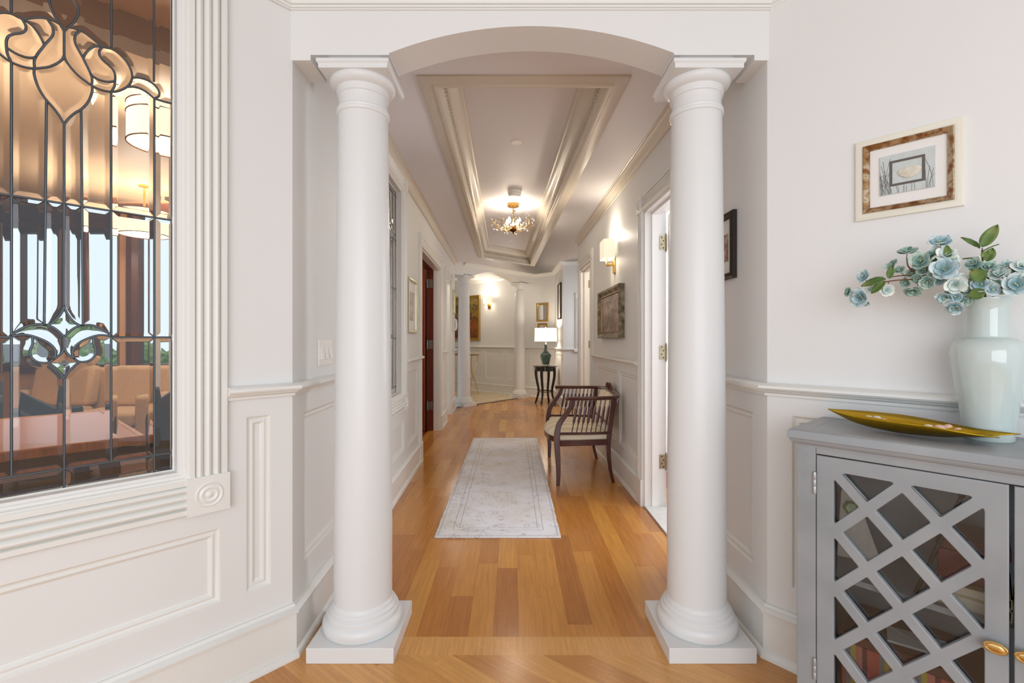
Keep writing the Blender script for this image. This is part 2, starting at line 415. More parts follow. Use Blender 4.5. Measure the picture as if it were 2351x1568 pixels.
# floors
mb = MB(); mb.box((-1.15, 2.008, -0.05), (1.3, 12.8, 0)); struct(mb, 'floor', M_OAK, 'glossy orange oak board floor of the hallway', 'floor')
mb = MB(); mb.box((-1.15, 1.892, -0.05), (1.3, 2.008, 0)); struct(mb, 'floor_threshold', M_OAKT, 'single oak board laid across between the two big columns', 'floor')
mb = MB(); mb.box((-3.4, -3.2, -0.05), (3.4, 1.892, 0)); struct(mb, 'floor_foyer', M_OAKD, 'pale oak boards laid diagonally in the foyer', 'floor')
mb = MB(); mb.box((1.3, 1.95, -0.05), (3.4, 9.3, 0)); mb.box((-3.3, 4.8, -0.05), (-1.15, 7.0, 0)); struct(mb, 'floor_side_rooms', mat('dark_red_wood_floor', srgb(132, 52, 28), 0.3, noise=0.25, nscale=5, stretch=(8, 1, 1)), 'dark reddish wood floor inside the side rooms', 'floor')
# tile floor of the far room, its edge under the far arch
AD = Vector((0.613, 0.79)).normalized(); AN = Vector((AD.y, -AD.x))         # along the far arch; towards the hallway
LC = Vector((-0.91, 8.95)); RC = Vector((0.16, 10.17))
M_TILE = mat('cream_tile', srgb(226, 204, 168), 0.18, noise=0.08, nscale=4)
M_BORDER = mat('dark_tile_border', srgb(96, 78, 60), 0.3, noise=0.2, nscale=30)
e0 = LC-AD*0.5; e1 = RC+AD*0.36
back = FW.p(0, 0).to_2d(); e2 = FW.p(A_FW(0.33), 0).to_2d()
mb = MB(); mb.prism([tuple(e0), tuple(e1), tuple(e2), tuple(back), (-3.4, 9.0), (-1.1, 9.0)], 0.001, 0.004); struct(mb, 'floor_far_room', M_TILE, 'cream tile floor of the room beyond the far columns', 'floor')
mb = MB()
b0, b1 = LC-AD*0.3, RC+AD*0.2
mb.prism([tuple(b0-AN*0.0), tuple(b1-AN*0.0), tuple(b1+AN*0.10), tuple(b0+AN*0.10)], 0.002, 0.006)
for i in range(4):
    for j in range(3):
        c = LC+AD*(0.25+0.42*i)-AN*(0.3+0.42*j)
        h = 0.035
        mb.prism([tuple(c+AD*h), tuple(c-AN*h), tuple(c-AD*h), tuple(c+AN*h)], 0.004, 0.005)
struct(mb, 'trim_1', M_BORDER, 'dark tile border strip and small dark inset tiles of the far floor', 'floor border')

# ceilings with the tray recess
TR = [(-0.505, 2.515), (0.632, 2.515), (0.43, 9.10), (-0.585, 8.10)]       # outer edge of the tray trim
def inset(poly, d):
    n = len(poly); out = []
    P = [Vector(p) for p in poly]
    for i in range(n):
        d1 = (P[i]-P[i-1]).normalized(); d2 = (P[(i+1) % n]-P[i]).normalized()
        n1 = Vector((-d1.y, d1.x)); n2 = Vector((-d2.y, d2.x))
        out.append(tuple(P[i]+(n1+n2)/(1+n1.dot(n2))*d))
    return out
TI = inset(TR, 0.09)
mb = MB()
OUT = [(-1.12, 1.9), (1.25, 1.9), (1.25, 14.2), (-1.12, 14.2)]
for i in range(4):
    j = (i+1) % 4
    q = [OUT[i], OUT[j], TI[j], TI[i]]
    mb.hexa([Vector((x, y, ZC)) for x, y in q]+[Vector((x, y, ZC+0.03)) for x, y in q])
struct(mb, 'ceiling', M_CEIL, 'white lower ceiling around the recessed tray of the hallway', 'ceiling')
ZT = 2.86
mb = MB(); TO = inset(TR, -0.05); mb.prism(TO, ZT, ZT+0.03)
struct(mb, 'ceiling_tray', M_CEIL, 'raised white centre of the recessed tray ceiling', 'ceiling')
mb = MB()
for b_ in (((-3.5, 4.78, ZC), (-1.12, 14.0, ZC+0.03)), ((1.25, 1.95, ZC), (3.4, 9.3, ZC+0.03))): mb.box(*b_)
struct(mb, 'ceiling_side_rooms', M_CEIL, 'white ceilings of the rooms on both sides of the hallway', 'ceiling')
mb = MB(); mb.prism([(-0.875, 1.9), (1.015, 1.9), (2.19, 0.59), (2.19, -3.2), (-2.05, -3.2), (-2.05, 0.59)], ZC, ZC+0.05); struct(mb, 'ceiling_foyer', M_CEIL, 'white foyer ceiling in front of the arch', 'ceiling')
# tray moulding: flat board, lip, stepped cove with dentil band
prof = [(0, ZC+0.002), (0, ZC-0.010), (0.006, ZC-0.014), (0.07, ZC-0.014), (0.076, ZC-0.022), (0.09, ZC-0.024), (0.102, ZC-0.018), (0.106, ZC-0.004), (0.1, ZC+0.004),
        (0.1, ZC+0.02), (0.108, ZC+0.026), (0.112, ZC+0.04), (0.116, ZC+0.085), (0.126, ZC+0.09), (0.128, ZC+0.1), (0.14, ZC+0.112), (0.165, ZC+0.128), (0.182, ZC+0.15), (0.188, ZC+0.17), (0.2, ZC+0.178), (0.204, ZT), (0.085, ZT), (0.085, ZC+0.002)]
mb = MB(); mb.sweep(TR, prof, plan, closed=True, side=1)
struct(mb, 'trim_2', M_TRAY, 'stepped cove moulding framing the tray ceiling recess', 'ceiling moulding')
mb = MB(); DI = inset(TR, 0.112)
for i in range(4):
    a, b = Vector(DI[i]), Vector(DI[(i+1) % 4]); L = (b-a).length; t = (b-a).normalized(); nn = Vector((-t.y, t.x))
    k = int(L/0.042)
    for q in range(k):
        c = a+t*(L*(q+0.5)/k); w = 0.012
        pts = [c-t*w, c+t*w, c+t*w+nn*0.014, c-t*w+nn*0.014]
        mb.hexa([Vector((p.x, p.y, ZC+0.052)) for p in pts]+[Vector((p.x, p.y, ZC+0.08)) for p in pts])
struct(mb, 'trim_3', M_TRAY, 'row of small dentil blocks inside the tray moulding', 'dentil moulding', smooth=0)

# arch headers
def arch_header(name, P0, P1, c0, c1, nvec, th, zside, zspring, zap, label, zt, tblock):
    """A beam from P0 to P1 (plan points on its front face); arched between c0 and c1 (distances along), lower at the sides."""
    P0 = Vector(P0); P1 = Vector(P1); d = (P1-P0).normalized(); L = (P1-P0).length; nv = Vector(nvec)
    half = (c1-c0)/2; mid = (c0+c1)/2; rise = zap-zspring; R = (half*half+rise*rise)/(2*rise)
    low = [(0, zside), (tblock[0], zside), (tblock[0], zspring-0.007), (c0, zspring-0.007), (c0, zspring)]
    K = 32
    for i in range(1, K):
        x = c0+(c1-c0)*i/K
        low.append((x, zap-R+math.sqrt(max(R*R-(x-mid)**2, 0))))
    low += [(c1, zspring), (c1, zspring-0.007), (tblock[1], zspring-0.007), (tblock[1], zside), (L, zside)]
    vs = []; fs = []; n = len(low)
    def P(a, z, o): q = P0+d*a+nv*o; return (q.x, q.y, z)
    for a, z in low: vs += [P(a, z, 0), P(a, zt, 0), P(a, zt, th), P(a, z, th)]
    for i in range(n-1):
        o, q = i*4, i*4+4
        fs += [(o, q, q+1, o+1), (o+2, q+2, q+3, o+3), (o+3, q+3, q, o), (o+1, q+1, q+2, o+2)]
    fs += [(0, 1, 2, 3), (4*n-4, 4*n-1, 4*n-2, 4*n-3)]
    m = MB(); m.add(vs, fs)
    return struct(m, name, M_WALL, label, 'arch', smooth=25)
HD = 1.885
xl = lambda x: (x-CX)/F*HD
arch_header('wall_arch', (-0.9, HD), (1.04, HD), xl(893)+0.9, xl(1548)+0.9, (0, 1), 0.165, HC+(CY-138.5)*HD/F, HC+(CY-122)*HD/F, HC+(CY-60)*HD/F, 'wide white arch spanning the two big columns', ZC, (xl(713)+0.9, xl(1732)+0.9))
fl = LC-AD*0.4+AN*0.132; fr_ = RC+AD*0.33+AN*0.132
arch_header('wall_arch_far', tuple(fl), tuple(fr_), 0.4+0.155, 0.4+(RC-LC).length-0.155, tuple(-AN), 0.264, 2.43, 2.468, 2.585, 'smaller white arch spanning the two far columns', ZC, (0.4-0.155, 0.4+(RC-LC).length+0.155))

# crown mouldings
mb = MB()
FC = [(0, 2.562), (0.003, 2.562), (0.007, 2.5645), (0.008, 2.567), (0.003, 2.569), (0.009, 2.571), (0.0095, 2.580), (0.004, 2.583), (0.011, 2.585), (0.013, 2.596), (0.022, 2.61), (0.04, 2.636), (0.06, 2.65), (0.064, ZC+0.02), (0, ZC+0.02)]
mb.sweep([WL.p(1.7, 0).to_2d(), (xl(669), HD), (xl(1771), HD), WR.p(1.7, 0).to_2d()], FC, plan, side=-1)
struct(mb, 'trim_4', M_TRIM, 'stepped crown moulding running above the big arch', 'crown moulding')
mb = MB(); mb.sweep([HL.p(aY(2.06), 0).to_2d(), HL.p(HLE, 0).to_2d()-Vector((0, 0.03))], CROWN, plan, side=-1)
struct(mb, 'trim_5', M_TRAY, 'crown moulding along the left side of the hallway ceiling', 'crown moulding')
mb = MB(); mb.sweep([HR.p(aY(2.06), 0).to_2d(), HR.p(HRE, 0).to_2d()], CROWN, plan, side=1)
struct(mb, 'trim_6', M_TRAY, 'crown moulding along the right side of the hallway ceiling', 'crown moulding')
mb = MB()
mb.sweep([tuple(fl+AD*0.25), tuple(fr_), tuple(PE), tuple(PS), (1.7, 8.62)], CROWN, plan, side=-1)
mb.sweep([FW.p(0.2, 0).to_2d(), FW.p(A_FW(0.34), 0).to_2d()], CROWN, plan, side=-1)
struct(mb, 'trim_7', M_TRIM, 'crown moulding around the far end of the hallway', 'crown moulding')

# chair rails and baseboards
ca = 0.115                                               # casing width
def lane(fr, a0, a1): return [fr.p(a0, 0).to_2d(), fr.p(a1, 0).to_2d()]
w1out = gc-WHALF-0.03-0.125
railL = [(WL.p(w1out+0.004, 0).to_2d(), (CL), HL.p(hole2[0]-0.15, 0).to_2d())]
mb = MB()
mb.sweep([tuple(WL.p(w1out+0.004, 0).to_2d()), CL, tuple(HL.p(hole2[0]-0.15, 0).to_2d())], RAIL, plan, side=-1)
mb.sweep(lane(HL, hole2[1]+0.15, G1[0]-ca+0.11), RAIL, plan, side=-1)
mb.sweep(lane(HL, G1[1]+ca-0.01, G2[0]-ca+0.05), RAIL, plan, side=-1)
mb.sweep(lane(HL, G2[1]+ca-0.01, HLE), RAIL, plan, side=-1)
struct(mb, 'trim_8', M_TRIM, 'rounded chair rail along the left walls', 'chair rail')
mb = MB()
mb.sweep([tuple(WR.p(1.7, 0).to_2d()), CR, tuple(HR.p(H1[0]-ca, 0).to_2d())], RAIL, plan, side=1)
mb.sweep(lane(HR, H1[1]+ca, H2[0]-ca), RAIL, plan, side=1)
struct(mb, 'trim_9', M_TRIM, 'rounded chair rail along the right walls', 'chair rail')
mb = MB(); mb.sweep([FW.p(0.1, 0).to_2d(), tuple(PE), tuple(PS), (1.7, 8.62)], RAIL, plan, side=-1)
struct(mb, 'trim_10', M_TRIM, 'chair rail along the far diagonal wall', 'chair rail')
mb = MB()
mb.sweep([tuple(WL.p(1.7, 0).to_2d()), CL, tuple(HL.p(G1[0]-0.005, 0).to_2d())], BASE, plan, side=-1)
mb.sweep(lane(HL, G1[1]+0.02, G2[0]-0.005), BASE, plan, side=-1)
mb.sweep(lane(HL, G2[1]+0.02, HLE), BASE, plan, side=-1)
struct(mb, 'baseboard_left', M_TRIM, 'tall white baseboard along the left walls', 'baseboard')
mb = MB()
mb.sweep([tuple(WR.p(1.7, 0).to_2d()), CR, tuple(HR.p(H1[0]-ca, 0).to_2d())], BASE, plan, side=1)
mb.sweep(lane(HR, H1[1]+ca, H2[0]-ca), BASE, plan, side=1)
struct(mb, 'baseboard_right', M_TRIM, 'tall white baseboard along the right walls', 'baseboard')
mb = MB(); mb.sweep([FW.p(0.1, 0).to_2d(), tuple(PE), tuple(PS), (1.7, 8.62)], BASE, plan, side=-1)
struct(mb, 'baseboard_far', M_TRIM, 'tall white baseboard along the far wall', 'baseboard')

# wainscot panel mouldings, one object per wall
for nm, key, fr, lab in (('trim_11', 'WL', WL, 'narrow upright and wide low panel mouldings under the leaded window'), ('trim_12', 'HL', HL, 'wainscot panel mouldings along the left hallway wall'),
                         ('trim_13', 'WR', WR, 'wide wainscot panel moulding behind the grey cabinet'), ('trim_14', 'HR', HR, 'wainscot panel mouldings behind the settee'), ('trim_15', 'FW', FW, 'wainscot panel mouldings of the far diagonal wall')):
    mb = MB()
    for p in PW[key]: panel(mb, fr, *p)
    if key == 'FW': panel(mb, SW, 0.2, SWL-0.15, 0.33, 0.985, PANEL)
    struct(mb, nm, M_TRIM, lab, 'wall panelling')

# door casings with fluted boards and corner rosettes
def door_casing(name, fr, a0, a1, label, m=M_TRIM, far_only=False):
    mb = MB(); w = ca; cp = casing_prof(w)
    mb.sweep([(a0, 0), (a0, DZ)], cp, fr.m, side=1); mb.sweep([(a1, 0), (a1, DZ)], cp, fr.m, side=-1)
    mb.sweep([(a0, DZ), (a1, DZ)], cp, fr.m, side=1)
    for a in (a0-w/2, a1+w/2):
        rosette(mb, fr, a, DZ+w/2, w+0.012)
        mb.hexa([fr.p(a-w/2-.004, 0, 0), fr.p(a+w/2+.004, 0, 0), fr.p(a+w/2+.004, 0, 0.03), fr.p(a-w/2-.004, 0, 0.03), fr.p(a-w/2-.004, .2, 0), fr.p(a+w/2+.004, .2, 0), fr.p(a+w/2+.004, .2, 0.03), fr.p(a-w/2-.004, .2, 0.03)])
    return struct(mb, name, m, label, 'door casing')
def jamb(mb, fr, a0, a1, o0, o1, t=0.018):
    """Boards lining an opening between depths o0 and o1 (negative = into the wall)."""
    for p, q in ((a0-0.001, a0+t), (a1-t, a1+0.001)):
        mb.hexa([fr.p(p, 0, o0), fr.p(q, 0, o0), fr.p(q, 0, o1), fr.p(p, 0, o1), fr.p(p, DZ, o0), fr.p(q, DZ, o0), fr.p(q, DZ, o1), fr.p(p, DZ, o1)])
    mb.hexa([fr.p(a0, DZ-t, o0), fr.p(a1, DZ-t, o0), fr.p(a1, DZ-t, o1), fr.p(a0, DZ-t, o1), fr.p(a0, DZ+.001, o0), fr.p(a1, DZ+.001, o0), fr.p(a1, DZ+.001, o1), fr.p(a0, DZ+.001, o1)])
door_casing('trim_16', HL, G1[0], G1[1], 'fluted white casing with rosettes around the mahogany doorway')
door_casing('trim_17', HL, G2[0], G2[1], 'fluted white casing around the second narrow opening on the left')
door_casing('trim_18', HR, H1[0], H1[1], 'fluted white casing of the near right doorway')
door_casing('trim_19', HR, H2[0], H2[1], 'fluted cream casing of the far right doorway')
mb = MB(); jamb(mb, HL, G1[0], G1[1], -0.085, 0.0); jamb(mb, HL, G2[0], G2[1], -0.16, 0.0); struct(mb, 'trim_20', M_TRIM, 'white jamb boards lining the left openings', 'door jamb')
mb = MB(); jamb(mb, HL, G1[0]-0.03, G1[1], -0.18, -0.085, 0.02); struct(mb, 'trim_21', M_MAHOG, 'dark mahogany jamb set behind the white casing', 'door jamb')
mb = MB(); jamb(mb, HR, H1[0], H1[1], -0.16, 0.0); jamb(mb, HR, H1[0], H1[1], -0.10, -0.05, 0.032); jamb(mb, HR, H2[0], H2[1], -0.16, 0.0); jamb(mb, HR, H2[0], H2[1], -0.10, -0.05, 0.032)
struct(mb, 'trim_22', M_DOORW, 'white jamb boards lining the right doorways', 'door jamb')

def hinge(parent, fr, a, off, z, m, h=0.105, w=0.05):
    """Leaf plate on the far jamb facing the viewer, with its knuckle and screws."""
    mb = MB(); y = fr.p(a, 0, off); q = fr.p(a, 0, off-w)
    x0, x1 = sorted((y.x, q.x)); yy = y.y
    mb.box((x0, yy-0.0035, z-h/2), (x1, yy, z+h/2))
    kx = q.x
    mb.lathe([(0.0075, -h/2), (0.0075, h/2), (0.004, h/2+0.004), (0.006, h/2+0.010), (0.0, h/2+0.02)], 12, (kx, yy-0.006, z))
    mb.lathe([(0.0, -h/2-0.02), (0.006, -h/2-0.010), (0.004, -h/2-0.004), (0.0075, -h/2)], 12, (kx, yy-0.006, z))
    o = mb.build('hinge', m, parent)
    s = MB()
    for i in range(4):
        s.lathe([(0.005, 0), (0.0045, 0.001), (0, 0.0012)], 10, (x0+(x1-x0)*(0.35 if i % 2 else 0.6), yy-0.0035, z-h/2+h*(i+0.5)/4), (0, -1, 0))
    s.build('screw', M_SCREW, o)
# near right door: white leaf swung into the room, three brass hinges
root = thing('door_1', 'white door swung open at the near right doorway with brass hinges', 'door', tuple(HR.p(H1[1], 0, -0.16)), 0, 'structure')
inv = Matrix.Translation(-root.location)
hx = HR.p(H1[1], 0, -0.168)
mb = MB(inv); mb.box((hx.x+0.002, hx.y-0.062, 0.012), (hx.x+0.90, hx.y-0.022, DZ-0.03)); o = mb.build('leaf', M_DOORW, root, bevel=0.003)
mb = MB(inv)
for z0, z1 in ((0.25, 0.95), (1.15, 2.0)):
    for x0 in (0.12, 0.5):
        mb.sweep([(hx.x+x0, z0), (hx.x+x0+0.28, z0), (hx.x+x0+0.28, z1), (hx.x+x0, z1)], PANEL, lambda x, z, h: Vector((x, hx.y-0.062-h, z)), closed=True)
mb.build('door_moulding', M_DOORW, root)
def rehinge(root, fr, a, offs, zs, m, **k):
    before = set(bpy.data.objects)
    for z in zs: hinge(root, fr, a, offs, z, m, **k)
    for o in set(bpy.data.objects)-before:
        o.data.transform(Matrix.Translation(-root.location))
rehinge(root, HR, H1[1]-0.018, -0.108, (HC+(CY-557)*3.55/F, HC+(CY-809)*3.55/F, HC+(CY-1060)*3.55/F), M_HINGE)
mb = MB(); mb.box((0.99, 2.63, 0.0), (1.22, 3.56, 0.012)); struct(mb, 'trim_23', mat('pale_stone_sill', srgb(214, 212, 208), 0.3, noise=0.1), 'pale stone sill under the near right door', 'door sill')
# mahogany double door on the left, only its open leaf shows
root = thing('door_2', 'mahogany door leaf swung open at the left doorway with three steel hinges', 'door', tuple(HL.p(G1[1], 0, -0.185)), 0, 'structure')
inv = Matrix.Translation(-root.location); q = HL.p(G1[1], 0, -0.185)
mb = MB(inv); mb.box((q.x-0.78, q.y-0.095, 0.01), (q.x-0.004, q.y-0.05, DZ-0.03)); mb.build('leaf', mat('mahogany_leaf', srgb(140, 66, 36), 0.3, noise=0.25, nscale=5, stretch=(14, 14, 1), coat=0.3), root, bevel=0.003)
rehinge(root, HL, G1[1]-0.023, -0.095, (HC+(CY-651)*6.52/F, HC+(CY-791)*6.52/F, HC+(CY-931)*6.52/F), M_STEELH, h=0.115, w=0.075)
# far right door
root = thing('door_3', 'cream door swung open at the far right doorway', 'door', tuple(HR.p(H2[1], 0, -0.16)), 0, 'structure')
inv = Matrix.Translation(-root.location); q = HR.p(H2[1], 0, -0.168)
mb = MB(inv); mb.box((q.x+0.002, q.y-0.062, 0.01), (q.x+0.8, q.y-0.022, DZ-0.03)); mb.build('leaf', M_DOORW, root, bevel=0.003)
rehinge(root, HR, H2[1]-0.018, -0.108, (HC+(CY-652)*6.6/F, HC+(CY-791)*6.6/F, 0.3), M_HINGE)
# alcove window seen edge-on beyond the far right door
root = thing('window_3', 'narrow white window with a sill in the alcove past the right doors', 'window', tuple(AW.p(0.31, 1.06)), AW.rz, 'structure')
mb = MB(); mb.sweep([(-0.09, -0.0), (-0.09, 0.94)], casing_prof(0.09), lambda x, z, h: Vector((x, -h, z)), side=-1)
mb.box((-0.09, -0.02, 0.94), (0.3, 0.0, 1.03)); mb.build('window_casing', M_TRIM, root)
mb = MB(); mb.box((-0.12, -0.06, -0.035), (0.32, 0.0, 0.0)); mb.build('window_sill', M_TRIM, root, bevel=0.006)
mb = MB(); mb.box((0.0, 0.05, 0.0), (0.285, 0.056, 0.94)); mb.build('pane', M_CLEAR, root)

# ---------------------------------------------------------------- leaded windows
def trA(pts): return [WL.px(x/5.2275, y/5.2275, GOFF) for x, y in pts]
def trB(pts): return [WL.px(x/6.532, 660+y/6.532, GOFF) for x, y in pts]
UP = [trA(p) for p in (
    [(880, -20), (925, 80), (940, 150), (925, 210), (880, 280), (820, 330), (752, 375)],
    [(820, 330), (880, 340), (950, 365), (1020, 400), (1100, 460), (1170, 520), (1220, 560), (1270, 575), (1340, 590), (1420, 640), (1490, 710), (1540, 780), (1575, 860), (1588, 930)],
    [(752, 665), (790, 730), (830, 790), (880, 850), (950, 920), (1030, 980), (1100, 1030), (1180, 1070), (1260, 1095), (1340, 1105), (1420, 1095), (1500, 1060), (1550, 1020), (1575, 975), (1588, 930)],
    [(960, 375), (910, 420), (895, 470), (905, 530), (940, 600), (985, 680), (1020, 750), (1060, 830), (1090, 900), (1105, 960), (1100, 1030)],
    [(1000, 690), (1030, 640), (1080, 590), (1140, 560), (1220, 562)],
    [(1225, 570), (1190, 620), (1200, 680), (1250, 740), (1310, 790), (1360, 850), (1380, 910), (1380, 980)],
    [(1080, 890), (1130, 930), (1200, 965), (1290, 985), (1380, 980)],
    [(1380, 980), (1372, 1040), (1340, 1095)],
    [(1588, 935), (1660, 935), (1740, 955), (1810, 990), (1870, 1040), (1910, 1110), (1900, 1160), (1852, 1184)],
    [(1530, 1045), (1600, 1045), (1680, 1065), (1760, 1110), (1850, 1185)],
    [(1852, 1185), (1960, 1220), (2070, 1248)],
    [(1105, 1035), (1105, 1100), (1080, 1180), (1040, 1250), (980, 1310), (900, 1360), (830, 1420), (752, 1490)])]
LO = [trB(p) for p in (
    [(958, 265), (975, 330), (1010, 400), (1070, 480), (1140, 540), (1210, 570), (1260, 565)],
    [(958, 745), (1010, 690), (1080, 630), (1160, 585), (1260, 565), (1360, 565), (1460, 590), (1560, 640), (1640, 700), (1684, 735)],
    [(1684, 735), (1600, 720), (1500, 715), (1410, 730), (1300, 770), (1200, 820), (1120, 890), (1085, 960), (1095, 1040), (1120, 1075)],
    [(958, 910), (990, 970), (1040, 1020), (1110, 1065), (1180, 1110), (1260, 1115), (1340, 1095), (1400, 1050), (1430, 990), (1430, 920), (1400, 840), (1402, 735)],
    [(1190, 1115), (1120, 1170), (1050, 1240), (990, 1310), (958, 1370)])]
def loc2(pts): return [(max(gc-a, 0.0), z) for a, z in pts]
LINES = []
for p in UP+LO:
    q = [tuple(v) for v in smoothline(loc2(p), 4)]
    LINES.append(q); LINES.append([(-x, z) for x, z in q])
zA = lambda y: WL.px(752/5.2275, y/5.2275, GOFF)[1]; zB = lambda y: WL.px(958/6.532, 660+y/6.532, GOFF)[1]
q1 = loc2(trA([(1332, 1105)]))[0]; q2 = loc2(trA([(1850, 1184)]))[0]; q0 = loc2(trA([(972, 1320)]))[0]
qb = loc2(trB([(1245, 565)]))[0]; zH1 = WL.px(395, 506, GOFF)[1]; zH2 = WL.px(395, 774.5, GOFF)[1]; zH3 = WL.px(300, 1053, GOFF)[1]
qt = loc2(trA([(1335, 575), (1845, 985)]))
ZU = WZ1-0.055; e = WHALF
LINES += [[(0, zA(375)), (0, zA(665))], [(0, zA(1490)), (0, zB(265))], [(0, zB(745)), (0, zB(910))], [(0, zB(1370)), (0, WZ0)], [(0, ZU), (0, WZ1)]]
lt = loc2(trA([(880, -20)]))[0]
for s in (1, -1):
    LINES += [[(s*q1[0], q1[1]), (s*q1[0], zH2)], [(s*q1[0], zH2), (s*q1[0], zH3)], [(s*q2[0], q2[1]), (s*q2[0], WZ0)], [(s*q0[0], q0[1]), (s*qb[0], qb[1])],
              [(s*qt[0][0], qt[0][1]), (s*qt[0][0], ZU)], [(s*qt[1][0], qt[1][1]), (s*qt[1][0], WZ1)], [(s*lt[0], lt[1]), (s*lt[0]*0.6, lt[1]+0.06), (0, ZU)],
              [(s*q1[0], zH2), (s*e, zH2)]]
LINES += [[(-e, zH1), (e, zH1)], [(-e, zH3), (e, zH3)], [(-e, ZU), (e, ZU)]]
def leaded_glass_mesh():
    """A pane whose front is ground to a bevel along every came."""
    st = 0.0025; nx = int(2*e/st)+1; nz = int((WZ1-WZ0)/st)+1
    X, Z = np.meshgrid(np.linspace(-e, e, nx), np.linspace(WZ0, WZ1, nz), indexing='ij')
    D = np.full(X.shape, 9.0)
    D = np.minimum.reduce([D, Z-WZ0, WZ1-Z])
    for ln in LINES:
        for (x0, z0), (x1, z1) in zip(ln[:-1], ln[1:]):
            dx, dz = x1-x0, z1-z0; L2 = dx*dx+dz*dz
            if L2 < 1e-10: continue
            t = np.clip(((X-x0)*dx+(Z-z0)*dz)/L2, 0, 1)
            D = np.minimum(D, np.hypot(X-x0-t*dx, Z-z0-t*dz))
    Y = -0.003-np.clip(D, 0, 0.015)*0.16
    vs = np.stack([X, Y, Z-WZ0], -1).reshape(-1, 3); n = len(vs)
    vb = np.stack([X, np.full(X.shape, 0.003), Z-WZ0], -1).reshape(-1, 3)
    I = np.arange(nx*nz).reshape(nx, nz)
    quad = np.stack([I[:-1, :-1], I[1:, :-1], I[1:, 1:], I[:-1, 1:]], -1).reshape(-1, 4)
    fs = quad.tolist()
    c = [n, n+1, n+2, n+3]
    vb4 = np.array([[-e, 0.003, 0], [e, 0.003, 0], [e, 0.003, WZ1-WZ0], [-e, 0.003, WZ1-WZ0]])
    fs.append([c[0], c[3], c[2], c[1]])
    fs.append(I[:, 0].tolist()[::-1]+[c[0], c[1]]); fs.append(I[-1, :].tolist()[::-1]+[c[1], c[2]])
    fs.append(I[:, -1].tolist()+[c[2], c[3]]); fs.append(I[0, :].tolist()+[c[3], c[0]])
    me = bpy.data.meshes.new('glass_pane')
    me.from_pydata(np.concatenate([vs, vb4]).tolist(), [], fs); me.materials.append(M_GLASS)
    me.validate(); me.update()
    me.polygons.foreach_set('use_smooth', [True]*len(me.polygons)); me.set_sharp_from_angle(angle=math.radians(30))
    return me
GLASS_ME = leaded_glass_mesh()
cmb = MB()
for ln in LINES:
    cmb.tube([(x, 0, z-WZ0) for x, z in ln], 0.0036, 8, flat=(1.3, 1), up=(0, 1, 0))
frame_edge = [(-e, 0.004), (e, 0.004), (e, WZ1-WZ0-0.004), (-e, WZ1-WZ0-0.004)]
cmb.tube([(x, 0, z) for x, z in frame_edge], 0.005, 6, closed=True)
CAME = None
def leaded_window(name, fr, ac, label):
    global CAME
    root = thing(name, label, 'window', tuple(fr.p(ac, WZ0)), fr.rz, 'structure')
    H = WZ1-WZ0
    g = bpy.data.objects.new('glass_pane', GLASS_ME); COL.objects.link(g); g.parent = root; g.location = (0, -GOFF, 0)
    if CAME is None:
        CAME = cmb.build('lead_came', M_LEAD, root); c = CAME
    else:
        c = bpy.data.objects.new('lead_came', CAME.data); COL.objects.link(c); c.parent = root
    c.location = (0, -GOFF-0.001, 0); c['label'] = 'dark grey lead came with scrolled flower pattern'
    lm = lambda x, z, h: Vector((x, -h, z))
    lip = [(-0.002, -0.07), (-0.002, -0.04), (0.004, -0.036), (0.004, -0.012), (0.010, -0.006), (0.014, 0.006), (0.022, 0.008), (0.026, 0.016), (0.034, 0.018), (0.034, -0.07)]
    mb = MB(); mb.sweep([(-e, 0), (e, 0), (e, H), (-e, H)], [(-o, h) for o, h in lip], lm, closed=True); mb.build('window_frame', M_TRIM, root)
    w = 0.122; cp = casing_prof(w); q = e+0.03
    for p, sd in (([(-q, -0.03), (-q, H+0.03)], 1), ([(q, -0.03), (q, H+0.03)], -1), ([(-q, -0.03), (q, -0.03)], -1), ([(-q, H+0.03), (q, H+0.03)], 1)):
        mb = MB(); mb.sweep(p, cp, lm, side=sd); mb.build('casing_board', M_TRIM, root)
    lf = WF((0, 0), (1, 0), (0, -1))
    for sx in (-1, 1):
        for zz in (-0.03-w/2, H+0.03+w/2):
            if zz > H and fr is WL and False: continue
            mb = MB(); rosette(mb, lf, sx*(q+w/2), zz, w+0.008); mb.build('corner_rosette', M_TRIM, root)
    return root
leaded_window('window_1', WL, gc, 'tall leaded bevelled glass window in the left foyer wall')
leaded_window('window_2', HL, W2C, 'leaded glass window in the left hallway wall past the column')
